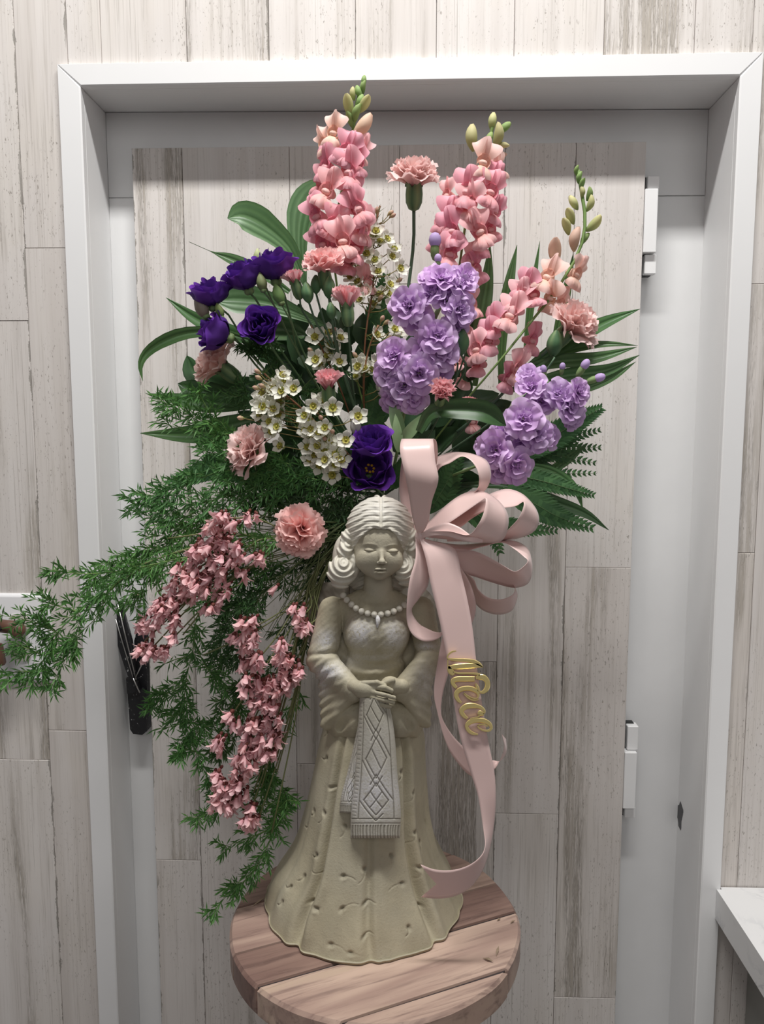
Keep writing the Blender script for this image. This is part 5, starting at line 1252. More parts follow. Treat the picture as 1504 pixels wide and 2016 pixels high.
blunt = lambda u: max(.03, (min(1, .12+u*1.6)**.9)*(1-max(0, (u-.62)/.38)**2.4))
lance = lambda u: max(.02, (min(1, .25+u*1.5))*(1-u**2.6))
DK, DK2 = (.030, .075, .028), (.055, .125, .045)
def frond(label, leaves, base, cat='leaf', name='palm_frond', group='palm leaves'):
    e = empty(name, W(*base), label, cat, group)
    for L_ in leaves:
        leafstrip(e, *L_[:2], **(L_[2] if len(L_) > 2 else {}))
    return e
frond('broad ribbed green palm leaf pair at the upper left', [
    ([(600, 560, .95), (570, 490, .95), (520, 445, .945), (478, 425, .94), (448, 430, .935)], 62, dict(prof=blunt, rib=14, nv=15, c0=(.05, .13, .04), c1=(.13, .26, .10))),
    ([(600, 560, .95), (588, 470, .955), (600, 400, .96), (640, 350, .965)], 58, dict(prof=blunt, rib=14, nv=15, c0=(.05, .13, .04), c1=(.14, .27, .12)))], (600, 560, .95))
frond('narrow green palm leaf with a thread tip above the purple blooms', [
    ([(570, 575, .93), (510, 535, .93), (455, 510, .925), (420, 497, .92), (372, 476, .915)], 34, dict(prof=lambda u: max(.03, min(1, .3+u*1.6)*(1-min(1, u/.78)**2.2) if u < .78 else .03)))], (570, 575, .93))
frond('ribbed palm leaves fanning left behind the purple blooms', [
    ([(640, 640, .94), (540, 600, .93), (470, 590, .93), (425, 592, .925)], 60, dict(prof=blunt, rib=14, nv=15, c0=(.05, .13, .04), c1=(.14, .27, .12))),
    ([(560, 690, .94), (470, 660, .93), (390, 630, .92), (327, 586, .915)], 40, dict(prof=lance, rib=10)),
    ([(600, 660, .94), (560, 650, .94), (500, 650, .935), (440, 660, .93)], 50, {}),
    ([(580, 700, .95), (560, 650, .95), (545, 600, .95)], 60, dict(c0=DK, c1=DK2))], (640, 640, .94))
frond('arching green palm leaf curling down at the left edge', [
    ([(520, 680, .93), (440, 655, .92), (370, 655, .915), (320, 672, .91), (288, 695, .905), (276, 720, .90), (281, 750, .90)], 30, dict(prof=lambda u: max(.02, min(1, .2+u*1.8)*(1-u)**.7*1.3), roll=(0, 1.0)))], (520, 680, .93))
frond('long green palm leaves pointing left above the ferny plumes', [
    ([(540, 790, .93), (450, 795, .92), (370, 790, .915), (300, 775, .91)], 48, dict(prof=lance)),
    ([(560, 810, .935), (470, 835, .925), (380, 855, .92), (276, 853, .915)], 58, dict(prof=lance)),
    ([(540, 840, .94), (470, 870, .93), (400, 860, .93), (350, 840, .925)], 40, dict(prof=lance, c0=DK, c1=DK2)),
    ([(520, 770, .95), (440, 760, .95), (385, 735, .95), (368, 700, .95)], 62, dict(c0=DK, c1=DK2)),
    ([(480, 790, .945), (400, 775, .945), (350, 755, .945)], 58, dict(c0=DK, c1=DK2))], (540, 790, .93))
frond('tall upright green palm blades right of the middle snapdragon', [
    ([(935, 760, .97), (945, 640, .97), (958, 560, .97), (965, 478, .965)], 42, dict(prof=lance)),
    ([(985, 760, .975), (990, 640, .975), (1002, 560, .97), (1018, 482, .97)], 34, dict(prof=lance)),
    ([(1030, 740, .98), (1040, 640, .98), (1050, 560, .975), (1063, 474, .97)], 20, dict(prof=lance)),
    ([(1080, 720, .98), (1100, 640, .98), (1118, 560, .975), (1128, 500, .97)], 26, dict(prof=lance)),
    ([(915, 760, .975), (925, 680, .975), (930, 600, .97)], 26, dict(prof=lance, c0=DK, c1=DK2))], (960, 770, .97))
frond('fan of pointed palm blades reaching to the right', [
    ([(1000, 760, .95), (1090, 690, .945), (1180, 640, .94), (1260, 608, .935)], 42, dict(prof=lance)),
    ([(1000, 740, .955), (1100, 695, .95), (1180, 678, .945), (1256, 680, .94)], 22, dict(prof=lance)),
    ([(980, 745, .95), (1080, 715, .945), (1170, 705, .94), (1254, 683, .935)], 36, dict(prof=lance)),
    ([(1000, 770, .955), (1100, 742, .95), (1190, 730, .945), (1259, 699, .94)], 38, dict(prof=lance)),
    ([(1040, 790, .955), (1130, 770, .95), (1200, 745, .945), (1252, 712, .94)], 26, dict(prof=lance))], (1000, 760, .95))
frond('dark palm blades drooping at the lower right', [
    ([(900, 955, .96), (1000, 955, .955), (1080, 985, .95), (1150, 1010, .945), (1199, 1044, .94)], 36, dict(prof=lance, c0=DK, c1=DK2)),
    ([(1000, 910, .96), (1080, 925, .955), (1130, 960, .95), (1148, 1003, .945)], 26, dict(prof=lance)),
    ([(1050, 945, .965), (1110, 910, .96), (1158, 872, .955)], 24, dict(prof=lance)),
    ([(960, 900, .97), (1040, 915, .965), (1110, 935, .96)], 44, dict(c0=DK, c1=DK2)),
    ([(840, 1010, .96), (880, 975, .96), (935, 955, .96)], 36, dict(c0=DK, c1=DK2)),
    ([(900, 880, .97), (935, 862, .965), (975, 845, .96)], 26, dict(c0=DK, c1=DK2))], (900, 955, .96))
frond('broad dark green leaf arching right from the centre', [
    ([(825, 850, .86), (850, 812, .855), (900, 806, .85), (955, 812, .85), (996, 838, .855)], 40, dict(prof=lambda u: max(.05, min(1, .35+u*1.2)*(1-max(0, (u-.75)/.25)**2)), fold=.5, c0=(.045, .10, .04), c1=(.07, .15, .055)))], (825, 850, .86), name='broad_leaf', group=None)
# dark filler leaves packed behind the blooms
filler = empty('filler_greenery', W(745, 930, .99), 'dark green filler leaves packed behind the blooms at centre', 'foliage')
rf = random.Random(31)
fm = []
for k in range(4):
    mb = MB()
    def fn(u, q, k=k):
        v = 2*q-1; pf = sin(pi*min(1, .04+u*.96)**.8)**.75; h = .013*pf
        return (h*v*(1+.06*sin(u*20+k)), .042*u, .004*sin(u*3+k)+.25*h*abs(v))
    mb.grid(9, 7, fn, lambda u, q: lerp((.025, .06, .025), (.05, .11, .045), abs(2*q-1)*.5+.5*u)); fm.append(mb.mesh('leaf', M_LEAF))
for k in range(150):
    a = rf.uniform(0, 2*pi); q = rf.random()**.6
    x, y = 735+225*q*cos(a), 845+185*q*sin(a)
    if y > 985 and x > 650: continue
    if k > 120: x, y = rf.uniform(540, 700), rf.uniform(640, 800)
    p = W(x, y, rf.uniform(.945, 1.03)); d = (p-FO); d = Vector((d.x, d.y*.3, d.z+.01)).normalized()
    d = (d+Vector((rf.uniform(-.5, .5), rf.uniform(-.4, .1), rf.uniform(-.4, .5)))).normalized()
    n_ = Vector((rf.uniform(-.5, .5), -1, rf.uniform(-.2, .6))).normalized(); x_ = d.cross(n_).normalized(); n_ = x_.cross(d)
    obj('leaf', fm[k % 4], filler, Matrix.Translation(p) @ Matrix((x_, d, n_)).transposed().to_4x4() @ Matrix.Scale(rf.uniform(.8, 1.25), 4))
# leather fern fronds
def fern(label, pts, wpx, n=13, c0=(.045, .12, .045), c1=(.09, .21, .075), group='leather fern fronds'):
    e = empty('fern_frond', W(*pts[0]), label, 'fern', group); P_ = [Vector(p) for p in catmull([tuple(W(*q)) for q in pts], 30)]
    stem(e, P_[::6]+[P_[-1]], .0007, (.10, .18, .07), taper=.4)
    wm = wpx*.00061
    mb = MB()
    for i in range(1, n+1):
        u = i/(n+.6); k = u*29; j = int(k); p = P_[j].lerp(P_[min(j+1, 29)], k-j)
        t = (P_[min(j+2, 29)]-P_[max(j-1, 0)]).normalized(); s_ = t.cross(Vector((0, -1, .1))).normalized(); nn = s_.cross(t)
        L_ = wm*.5*(1.15-u)**.75*(min(1, .55+u*2))
        for sd in (-1, 1):
            d = (s_*sd*.74+t*.68).normalized(); w_ = d.cross(nn).normalized(); m = 7
            v = []; 
            for q in range(m+1):
                uu = q/m; h = L_*.36*(1-uu**1.8)*(min(1, .5+uu*3))*(1.0 if q % 2 else .66)+.0001
                c = p+d*L_*uu-nn*.0012*sin(uu*3)+t*L_*.12*uu*uu
                v += [c-w_*h+d*L_*.05, c+nn*.0004, c+w_*h+d*L_*.05]
            f = []
            for q in range(m): f += [(3*q, 3*q+1, 3*q+4, 3*q+3), (3*q+1, 3*q+2, 3*q+5, 3*q+4)]
            col = lerp(c0, c1, rf.random()); mb.add(v, f, col)
    o = obj('leaflets', mb.mesh('leaflets', M_FERN, False), e); o['kind'] = 'stuff'
    return e
for lb, p, w in (('fern frond tip highest at the right edge', [(1030, 900, .955), (1090, 860, .95), (1140, 828, .945), (1185, 803, .94)], 66),
                 ('fern frond second from the top at the right', [(1030, 905, .96), (1100, 870, .955), (1183, 846, .95)], 44),
                 ('fern frond third from the top at the right', [(1030, 900, .965), (1100, 885, .96), (1184, 881, .955)], 46),
                 ('fern frond just under the lower lavender stock', [(1000, 900, .965), (1080, 895, .96), (1174, 912, .955)], 44),
                 ('slim dark fern frond pointing right beside the grass blade', [(1000, 920, .96), (1080, 930, .955), (1175, 932, .95)], 36),
                 ('fern frond pointing right above the ribbon loops', [(980, 930, .955), (1060, 945, .95), (1120, 962, .945), (1170, 975, .94)], 50),
                 ('fern frond sloping down right beside the outer ribbon loop', [(990, 960, .95), (1050, 990, .945), (1100, 1018, .94), (1168, 1040, .935)], 70),
                 ('short fern frond lowest behind the ribbon loops', [(960, 1030, .95), (1030, 1040, .945), (1098, 1046, .94)], 46),
                 ('fern frond hanging inside the right ribbon loops', [(900, 990, .95), (960, 1030, .95), (985, 1090, .945)], 60),
                 ('dark fern frond in the gap left of the upright ribbon', [(760, 960, .93), (800, 920, .92), (815, 850, .91)], 60),
                 ('fern frond behind the arched ribbon loop', [(850, 1000, .94), (880, 950, .935), (905, 900, .93)], 66),
                 ('dark fern frond spreading left above the broom', [(620, 950, .93), (520, 925, .925), (430, 920, .92), (330, 955, .915)], 90),
                 ('fern frond at centre under the short lavender leaf', [(700, 900, .93), (730, 820, .92), (745, 740, .915)], 70),
                 ('dark fern frond behind the centre waxflowers', [(640, 930, .94), (600, 850, .935), (560, 790, .93)], 80),
                 ('fern frond behind the upper waxflower sprig', [(730, 700, .95), (745, 620, .95), (760, 540, .95)], 70)):
    fern(lb, p, w*1.3, n=max(8, int(math.hypot(p[-1][0]-p[0][0], p[-1][1]-p[0][1])/9.5)))
# ferny asparagus plumes
def plume(label, main, side, seed, dens=1.0, dark=0.0, spread=.020, need=.0130, Lb=.030, droop=.2):
    e = empty('asparagus_fern', W(*main[0]), label, 'fern', 'ferny asparagus plumes')
    r = random.Random(seed); mb = MB(); st = MB()
    ca, cb = lerp((.055, .15, .04), (.022, .055, .022), dark), lerp((.12, .28, .07), (.045, .10, .04), dark)  # dark paints the shadow among the plumes into their green
    def needles(P_, t_, k, ln):
        for _ in range(k):
            d = (t_*r.uniform(.3, .9)+Vector((r.uniform(-1, 1), r.uniform(-.9, .5), r.uniform(-1, 1)))*.9).normalized()
            s_ = d.cross(Vector((0, -1, .15))); s_ = s_.normalized()*.00095 if s_.length > 1e-3 else Vector((.0006, 0, 0))
            L_ = ln*r.uniform(.7, 1.2); m_ = P_+d*L_*.5+Vector((0, 0, -.0003)); cl = lerp(ca, cb, r.random())
            mb.add([P_, m_-s_, P_+d*L_+Vector((r.uniform(-.001, .001), 0, -.0012)), m_+s_], [(0, 1, 2, 3)], cl)
    def run(path, rad, kids, ln):
        m = len(path); st.tube(path, [rad*(1-.7*i/(m-1)) for i in range(m)], 5, col=lerp((.17, .28, .08), (.05, .09, .04), dark))
        for i in range(m):
            t_ = (path[min(i+1, m-1)]-path[max(i-1, 0)]).normalized(); needles(path[i], t_, 3, ln)
            if i+1 < m and not kids: needles(path[i].lerp(path[i+1], .5), t_, 1, ln)
            if kids and i > 0 and r.random() < kids:
                for sd in (-1, 1):
                    if r.random() < .72:
                        d = (t_*.75+t_.cross(Vector((0, -1, 0)))*sd*r.uniform(.5, 1.0)+Vector((0, r.uniform(-.5, .3), 0))).normalized(); q = [path[i]]; L_ = Lb*r.uniform(.6, 1.2)*(1.1-.5*i/m); nn = max(4, int(L_/.0045))
                        for k in range(nn):
                            d = (d+Vector((0, 0, -droop*.15))+t_*.04).normalized(); q.append(q[-1]+d*L_/nn)
                        run(q, rad*.5, 0, ln)
    for path, n in [(main, None)]+[(s_, None) for s_ in side]:
        pts = [Vector(p) for p in catmull([tuple(W(*q)) for q in path], 40)]
        L_ = sum((pts[i+1]-pts[i]).length for i in range(39)); m = max(6, int(L_/.0062)); pts = [Vector(p) for p in catmull([tuple(W(*q)) for q in path], m)]
        run(pts, .0009, .75*dens, need)
    obj('stems', st.mesh('stems', M_STEM), e); o = obj('needles', mb.mesh('needles', M_FERN, False), e); o['kind'] = 'stuff'
    return e
plume('long green asparagus plume reaching over the wall outlet at far left', [(560, 1060, .86), (440, 1085, .845), (330, 1105, .84), (250, 1135, .835), (215, 1165, .83), (190, 1215, .83), (150, 1255, .83), (128, 1300, .83), (100, 1355, .83)],
      [[(330, 1105, .84), (250, 1122, .835), (170, 1130, .83), (103, 1122, .825)], [(210, 1170, .83), (165, 1195, .83), (118, 1240, .83), (92, 1275, .83), (78, 1320, .83), (45, 1352, .83)],
       [(158, 1205, .83), (110, 1192, .828), (58, 1176, .826)], [(112, 1245, .83), (70, 1225, .828), (5, 1212, .826)], [(85, 1290, .83), (50, 1275, .828), (15, 1265, .826)], [(75, 1325, .83), (35, 1322, .83), (-10, 1340, .83)]], 1, .62, Lb=.020)
plume('bushy asparagus plume along the left edge above the long spray', [(620, 1000, .90), (480, 1000, .88), (380, 1030, .87), (300, 1080, .86), (240, 1110, .855), (175, 1140, .85)], [[(400, 1025, .87), (340, 1090, .865), (290, 1150, .86), (265, 1190, .86)]], 2, 1.0)
plume('wispy asparagus plume at left below the two palm leaves', [(600, 930, .90), (500, 880, .885), (420, 840, .88), (350, 805, .87), (300, 780, .865)], [[(450, 855, .88), (380, 850, .875), (310, 830, .87)], [(430, 845, .88), (400, 790, .875), (390, 770, .87)]], 3, .65, Lb=.022)
plume('dense asparagus plume spreading left over the broom', [(680, 960, .90), (560, 930, .88), (450, 925, .87), (350, 960, .865), (265, 985, .86)], [[(600, 940, .885), (500, 960, .87), (400, 990, .865), (300, 1020, .86)], [(560, 930, .88), (470, 900, .875), (400, 890, .87)]], 4, 1.2, dark=.3)
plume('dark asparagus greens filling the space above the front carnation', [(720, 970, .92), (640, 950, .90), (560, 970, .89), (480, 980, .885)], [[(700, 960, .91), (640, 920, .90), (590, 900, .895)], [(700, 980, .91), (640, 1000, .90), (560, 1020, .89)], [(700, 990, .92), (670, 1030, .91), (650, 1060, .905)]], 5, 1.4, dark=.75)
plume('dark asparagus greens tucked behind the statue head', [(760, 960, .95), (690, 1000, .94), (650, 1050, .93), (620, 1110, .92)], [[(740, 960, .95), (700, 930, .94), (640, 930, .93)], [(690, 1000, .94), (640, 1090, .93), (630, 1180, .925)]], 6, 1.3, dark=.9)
plume('sparse asparagus plume hanging left of the straight broom spray', [(600, 1090, .90), (470, 1150, .89), (395, 1200, .885), (380, 1280, .88), (365, 1350, .88), (365, 1430, .88), (395, 1500, .88), (425, 1570, .88)],
      [[(378, 1290, .88), (340, 1300, .875), (318, 1310, .87)], [(370, 1340, .88), (330, 1365, .875), (305, 1370, .87)], [(365, 1400, .88), (335, 1410, .875), (302, 1395, .87)], [(366, 1420, .88), (340, 1430, .875), (306, 1435, .87)],
       [(385, 1480, .88), (365, 1475, .875), (360, 1480, .87)], [(380, 1260, .88), (410, 1320, .875), (440, 1345, .87)], [(368, 1420, .88), (420, 1430, .88), (470, 1400, .88)]], 7, .6, Lb=.020, dark=.15)
plume('dark asparagus tuft between the two broom sprays', [(600, 1100, .92), (540, 1150, .91), (480, 1180, .90), (440, 1200, .90)], [[(560, 1130, .915), (500, 1120, .91), (450, 1150, .905)], [(500, 1170, .90), (450, 1230, .90), (430, 1290, .895)], [(520, 1160, .90), (480, 1230, .895), (470, 1300, .89)]], 8, 1.1, dark=.6, Lb=.026)
plume('asparagus plume tip hanging lowest beside the table', [(540, 1480, .875), (520, 1560, .872), (545, 1610, .87), (525, 1670, .868), (495, 1720, .865), (450, 1760, .862), (412, 1803, .86)],
      [[(540, 1580, .87), (490, 1590, .868), (440, 1590, .866), (392, 1610, .864)], [(535, 1630, .87), (490, 1650, .868), (445, 1665, .866)], [(530, 1640, .868), (545, 1600, .866), (565, 1575, .864)]], 9, .7, Lb=.020)
plume('thin asparagus curl right of the lowest broom florets', [(590, 1330, .89), (570, 1430, .885), (515, 1520, .88), (555, 1550, .875), (568, 1590, .87)], [[(515, 1520, .88), (535, 1540, .875), (545, 1580, .87)]], 10, .3, Lb=.015)
plume('dark asparagus sprig beside the left sleeve of the statue', [(610, 1130, .91), (585, 1190, .905), (600, 1250, .90), (580, 1310, .90)], [[(590, 1200, .905), (560, 1240, .90), (545, 1290, .90)]], 11, .5, dark=.6, Lb=.018)
plume('asparagus greens under the middle of the straight broom spray', [(560, 1290, .90), (500, 1340, .895), (450, 1370, .89), (420, 1420, .885)], [[(520, 1320, .90), (470, 1300, .895), (430, 1320, .89)], [(480, 1360, .89), (450, 1450, .885), (420, 1490, .88)]], 12, .9, dark=.4, Lb=.020)
plume('fine green sprigs behind the lower waxflowers at left', [(640, 830, .92), (560, 760, .91), (520, 700, .905), (500, 680, .90)], [[(580, 780, .91), (620, 740, .905), (650, 720, .90)], [(600, 810, .91), (520, 800, .905), (470, 770, .90)]], 13, .8, dark=.55)
# bundle of bare broom stems running under the carnation
bst = empty('broom_stems', W(690, 1030, .93), 'bundle of thin bare green stems between the carnation and statue head', 'stem')
rg = random.Random(9)
for k in range(46):
    x = rg.uniform(500, 640); y = rg.uniform(1090, 1330) if k % 2 else rg.uniform(1000, 1120)
    if k % 2 == 0: x = rg.uniform(380, 520)
    P_ = [W(700+rg.uniform(-12, 12), 1020+rg.uniform(-18, 18), .94), W(640+rg.uniform(-14, 14), 1075+rg.uniform(-30, 30) if k % 2 else 1045+rg.uniform(-25, 25), .895+rg.uniform(-.01, .01)), W(x, y, .875+rg.uniform(-.01, .01))]
    stem(bst, P_, .0008, lerp((.07, .11, .04), (.20, .25, .11), rg.random()), taper=.5)
YOFF = 0.0
# ---------------------------------------------------------------- satin ribbon bow
t = NT('blush_satin'); wv = t.noise(t.coord((1, 1, 1), False), 1600, 2)
t.base((.86, .645, .61), .36, 0, .5); t.b.inputs['Sheen Weight'].default_value = .25; t.b.inputs['Anisotropic'].default_value = .55
t.bump(wv, .06, .0002)
tr = t.new('ShaderNodeBsdfTranslucent'); tr.inputs['Color'].default_value = (.85, .55, .50, 1); mx = t.new('ShaderNodeMixShader'); mx.inputs[0].default_value = .16
t.t.links.new(t.b.outputs[0], mx.inputs[1]); t.t.links.new(tr.outputs[0], mx.inputs[2]); t.t.links.new(mx.outputs[0], t.out.inputs[0]); M_SATIN = t.m
bow = empty('ribbon_bow', W(826, 1056, .84), 'blush pink satin ribbon bow with loops and long tails beside the statue head', 'ribbon')
def ribbon(name, A, B, n=70, nv=7, notch=None, bulge=0.0):
    a = [Vector(p) for p in catmull([tuple(W(*q)) for q in A], n)]; b = [Vector(p) for p in catmull([tuple(W(*q)) for q in B], n)]
    th = .00016; rows = []
    for i in range(n):
        t_ = ((a[min(i+1, n-1)]+b[min(i+1, n-1)])-(a[max(i-1, 0)]+b[max(i-1, 0)])); w_ = b[i]-a[i]
        nn = t_.cross(w_); nn = nn.normalized() if nn.length > 1e-9 else Vector((0, -1, 0)); rows.append(nn)
    def P_(i, q):
        p = a[i].lerp(b[i], q)+rows[i]*(bulge*(1-(2*q-1)**2))
        if notch and i > n-9:
            k = (i-(n-9))/8; c = a[n-9].lerp(b[n-9], q); dd = notch*(1-abs(2*q-1)); p = c.lerp(p, 1-dd) if k > 0 else p
        return p
    mb = MB(); v = []
    for s_ in (1, -1):
        for i in range(n):
            for j in range(nv): v.append(P_(i, j/(nv-1))+rows[i]*th*s_)
    m = n*nv; f = []
    for i in range(n-1):
        for j in range(nv-1):
            q = (i*nv+j, i*nv+j+1, (i+1)*nv+j+1, (i+1)*nv+j); f += [q, tuple(m+k for k in q[::-1])]
        f += [(i*nv, (i+1)*nv, m+(i+1)*nv, m+i*nv), (i*nv+nv-1, m+i*nv+nv-1, m+(i+1)*nv+nv-1, (i+1)*nv+nv-1)]
    mb.add(v, f); o = obj(name, mb.mesh(name, M_SATIN), bow); return o
ribbon('loop', [(822, 1052, .835), (812, 1020, .825), (805, 975, .815), (796, 930, .808), (788, 892, .812), (788, 874, .820), (791, 864, .836), (794, 872, .855), (790, 910, .872), (786, 965, .882), (797, 1015, .872), (824, 1052, .85)],
       [(828, 1056, .835), (842, 1030, .825), (851, 985, .815), (863, 945, .808), (857, 908, .812), (854, 876, .820), (853, 864, .836), (860, 872, .855), (861, 905, .872), (848, 960, .882), (845, 1015, .872), (832, 1056, .85)])
ribbon('loop', [(835, 1050, .87), (838, 960, .888), (852, 908, .888), (880, 892, .884), (905, 890, .878), (932, 894, .872), (957, 906, .867), (966, 926, .864), (964, 949, .867), (950, 971, .875), (900, 1020, .88), (840, 1055, .87)],
       [(842, 1055, .87), (850, 975, .872), (862, 926, .868), (887, 911, .86), (908, 899, .852), (925, 905, .846), (937, 920, .842), (942, 934, .840), (943, 949, .842), (936, 967, .85), (890, 1015, .86), (845, 1060, .865)])
ribbon('loop', [(822, 1048, .84), (850, 1022, .855), (880, 993, .862), (912, 972, .862), (944, 966, .855), (976, 981, .842), (998, 1008, .832), (1000, 1038, .828), (985, 1066, .828), (940, 1068, .832), (880, 1062, .836), (828, 1056, .838)],
       [(826, 1062, .835), (855, 1048, .835), (885, 1029, .83), (920, 1005, .825), (946, 987, .818), (956, 982, .81), (954, 1003, .803), (943, 1030, .80), (922, 1053, .805), (885, 1046, .815), (850, 1046, .825), (828, 1050, .835)])
ribbon('loop', [(826, 1052, .832), (850, 1038, .826), (878, 1029, .822), (903, 1037, .816), (928, 1054, .812), (950, 1062, .815)], [(830, 1060, .832), (855, 1055, .824), (880, 1056, .818), (905, 1063, .812), (930, 1068, .810), (950, 1068, .815)], 30)
ribbon('loop', [(850, 1050, .87), (900, 1010, .88), (940, 985, .885), (975, 968, .885), (1002, 963, .88), (1028, 972, .87), (1047, 990, .862), (1059, 1010, .857), (1060, 1032, .857), (1046, 1050, .862), (1015, 1061, .868), (980, 1064, .875), (880, 1060, .87)],
       [(850, 1060, .865), (900, 1042, .86), (930, 1020, .858), (962, 1003, .855), (992, 1000, .85), (1016, 996, .845), (1030, 988, .838), (1030, 1000, .833), (1021, 1020, .832), (1005, 1038, .836), (990, 1052, .842), (970, 1064, .85), (880, 1066, .86)])
ribbon('loop', [(835, 1062, .86), (900, 1072, .87), (955, 1068, .875), (990, 1064, .87), (1017, 1066, .862), (1039, 1080, .855), (1047, 1105, .85), (1047, 1130, .85), (1038, 1150, .853), (1012, 1157, .858), (980, 1150, .862), (940, 1137, .865), (895, 1120, .86), (835, 1068, .85)],
       [(835, 1070, .85), (900, 1086, .85), (950, 1076, .85), (988, 1068, .845), (1011, 1080, .838), (1030, 1095, .833), (1039, 1104, .828), (1030, 1116, .826), (1013, 1125, .828), (990, 1113, .835), (960, 1096, .842), (930, 1084, .85), (885, 1078, .85), (835, 1064, .85)])
ribbon('loop', [(840, 1070, .87), (890, 1118, .88), (914, 1150, .885), (930, 1180, .885), (950, 1201, .88), (980, 1210, .875), (1006, 1203, .868), (1017, 1182, .862), (1016, 1162, .865), (990, 1140, .875), (900, 1100, .875), (840, 1070, .865)],
       [(845, 1068, .86), (910, 1122, .862), (932, 1140, .86), (941, 1160, .857), (960, 1176, .852), (985, 1180, .846), (1006, 1173, .842), (1014, 1162, .844), (1010, 1150, .855), (985, 1125, .865), (905, 1085, .868), (845, 1064, .862)])
ribbon('loop', [(818, 1060, .83), (818, 1100, .82), (807, 1140, .812), (801, 1190, .81), (802, 1228, .815), (816, 1253, .82), (842, 1263, .83), (872, 1249, .84), (890, 1200, .85), (872, 1120, .85), (835, 1068, .845)],
       [(834, 1070, .845), (843, 1110, .842), (843, 1150, .838), (824, 1180, .838), (811, 1198, .835), (816, 1216, .835), (834, 1234, .836), (872, 1243, .84), (884, 1190, .85), (868, 1110, .85), (840, 1068, .845)])
T1A = [(826, 1060, .83), (838, 1100, .822), (848, 1150, .818), (860, 1200, .815), (871, 1250, .813), (880, 1296, .812), (891, 1365, .812), (905, 1448, .812), (927, 1523, .812), (941, 1568, .811), (951, 1629, .808), (955, 1664, .800), (946, 1686, .790), (922, 1704, .784), (890, 1713, .782), (856, 1712, .782), (828, 1702, .784)]
T1B = [(840, 1062, .835), (894, 1080, .824), (908, 1130, .819), (920, 1180, .816), (930, 1235, .814), (937, 1296, .812), (946, 1365, .812), (959, 1448, .812), (973, 1518, .812), (976, 1573, .812), (972, 1629, .815), (962, 1680, .815), (948, 1718, .808), (925, 1748, .800), (895, 1764, .796), (862, 1769, .796), (829, 1766, .797)]
ribbon('tail', T1A, T1B, 120, 9, notch=.95)
ribbon('tail', [(835, 1065, .85), (885, 1120, .86), (900, 1170, .86), (885, 1215, .855), (872, 1250, .85), (862, 1300, .845), (854, 1362, .842), (862, 1407, .842), (875, 1455, .842), (892, 1490, .843), (924, 1526, .845), (950, 1526, .85), (972, 1516, .852), (985, 1495, .85), (993, 1470, .845), (988, 1446, .84)],
       [(845, 1062, .85), (905, 1115, .855), (933, 1170, .85), (934, 1215, .85), (905, 1265, .848), (885, 1320, .845), (872, 1365, .843), (869, 1407, .842), (886, 1441, .842), (912, 1470, .843), (935, 1488, .845), (955, 1498, .85), (970, 1497, .855), (986, 1497, .862), (997, 1480, .862), (996, 1455, .858)], 110)
mb = MB(); k0 = W(827, 1057, .838); mb.ball(tuple(k0), (.006, .008, .0085), 8, 12); obj('knot', mb.mesh('knot', M_SATIN), bow)
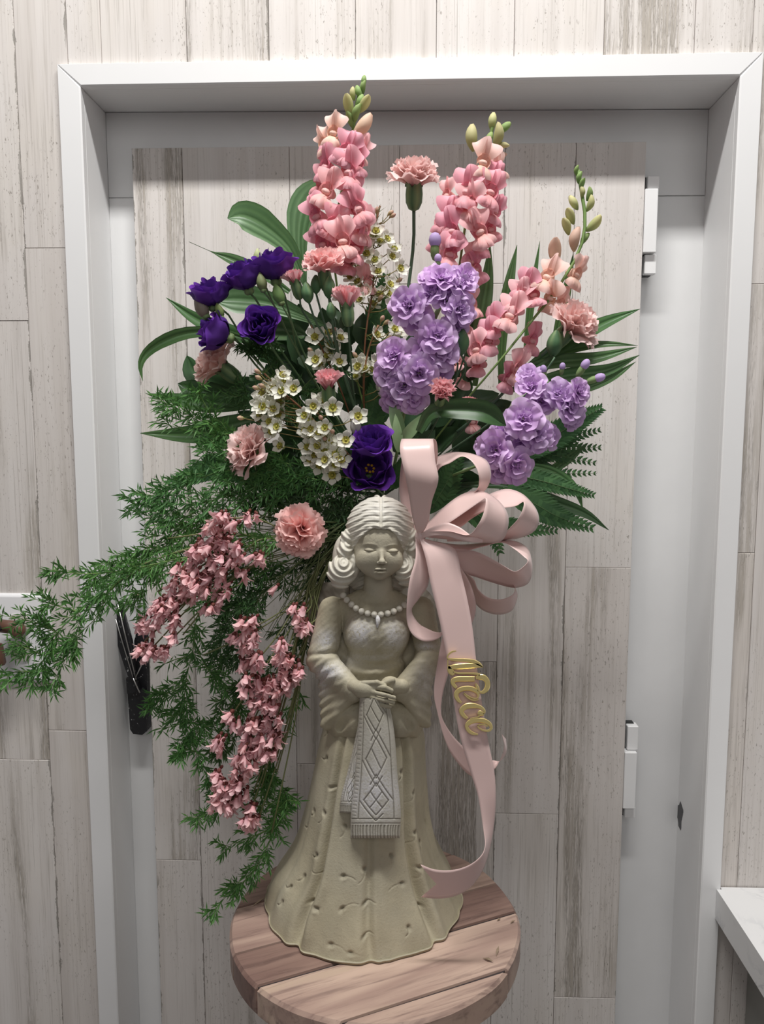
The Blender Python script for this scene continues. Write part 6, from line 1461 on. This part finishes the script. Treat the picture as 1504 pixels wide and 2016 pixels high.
# ---- gold script word on the front tail
t = NT('gold_foil_plastic'); t.base((.86, .70, .30), .30, metal=.55); M_GOLD = t.m
word = empty('gold_script_word', W(925, 1365, .806), 'gold script word Niece fixed to the front ribbon tail', 'lettering')
def strokes(name, lst):
    mb = MB()
    for st in lst:
        pts = catmull([tuple(p) for p in st], max(8, len(st)*6)); n = len(pts); V_ = []
        for i, (x, y, w) in enumerate(pts):
            dx = pts[min(i+1, n-1)][0]-pts[max(i-1, 0)][0]; dy = pts[min(i+1, n-1)][1]-pts[max(i-1, 0)][1]; l = math.hypot(dx, dy) or 1
            ox, oy = -dy/l*max(w*1.22, 14)/2, dx/l*max(w*1.22, 14)/2
            for sx, dd in ((-1, 0), (-.72, -1), (.72, -1), (1, 0), (1, 1), (-1, 1)):
                px = 860+(x+ox*sx)/10.61; py = 1270+(y+oy*sx)/10.61
                V_.append(W(px, py, .8085+(-.0011 if dd < 0 else .0010 if dd > 0 else -.0003)))
        f = [(i*6+j, i*6+(j+1) % 6, (i+1)*6+(j+1) % 6, (i+1)*6+j) for i in range(n-1) for j in range(6)] + [tuple(range(6)), tuple(range(6*n-1, 6*n-7, -1))]
        mb.add(V_, f)
    return obj(name, mb.mesh(name, M_GOLD, False), word)
strokes('letter_n', [[(405, 122, 18), (310, 145, 34), (235, 210, 26), (212, 280, 22)], [(215, 290, 34), (400, 308, 55), (620, 318, 62), (770, 345, 72), (880, 400, 70), (965, 462, 12)], [(228, 290, 18), (226, 440, 24)],
                     [(235, 470, 60), (420, 450, 95), (640, 432, 100), (830, 425, 88), (965, 464, 14)], [(240, 440, 50), (290, 540, 110), (350, 625, 55)], [(340, 560, 22), (450, 588, 34), (640, 590, 34), (800, 598, 40), (900, 625, 50)],
                     [(815, 685, 50), (890, 668, 95), (980, 680, 100), (1045, 750, 92), (1060, 840, 90), (1030, 930, 84), (960, 985, 60), (885, 975, 30)]])
strokes('letter_i', [[(790, 705, 90), (600, 705, 92), (430, 710, 92), (340, 745, 84), (345, 820, 70), (410, 895, 50)], [(815, 790, 12), (825, 835, 40), (850, 890, 55), (870, 960, 40)]])
strokes('letter_e', [[(510, 1205, 36), (440, 1140, 66), (402, 1050, 76), (440, 960, 84), (560, 908, 84), (700, 905, 84), (820, 955, 76), (868, 1040, 44), (845, 1105, 26), (760, 1112, 22), (650, 1060, 22), (565, 1000, 20)], [(560, 1005, 24), (640, 1090, 30), (750, 1150, 30), (880, 1142, 20)]])
strokes('letter_c', [[(985, 1440, 30), (990, 1370, 44), (900, 1295, 64), (740, 1262, 92), (600, 1285, 96), (515, 1370, 84), (550, 1460, 72), (640, 1535, 44)], [(850, 1435, 20), (900, 1420, 95), (985, 1445, 50)], [(690, 1540, 26), (860, 1500, 26), (890, 1450, 40)]])
strokes('letter_e', [[(860, 1868, 26), (740, 1840, 56), (655, 1775, 64), (625, 1690, 62), (680, 1615, 88), (800, 1575, 84), (960, 1575, 84), (1085, 1635, 74), (1135, 1720, 52), (1090, 1785, 44), (980, 1785, 34), (880, 1730, 28), (850, 1670, 26)], [(850, 1680, 22), (960, 1655, 24), (1060, 1700, 24)]])
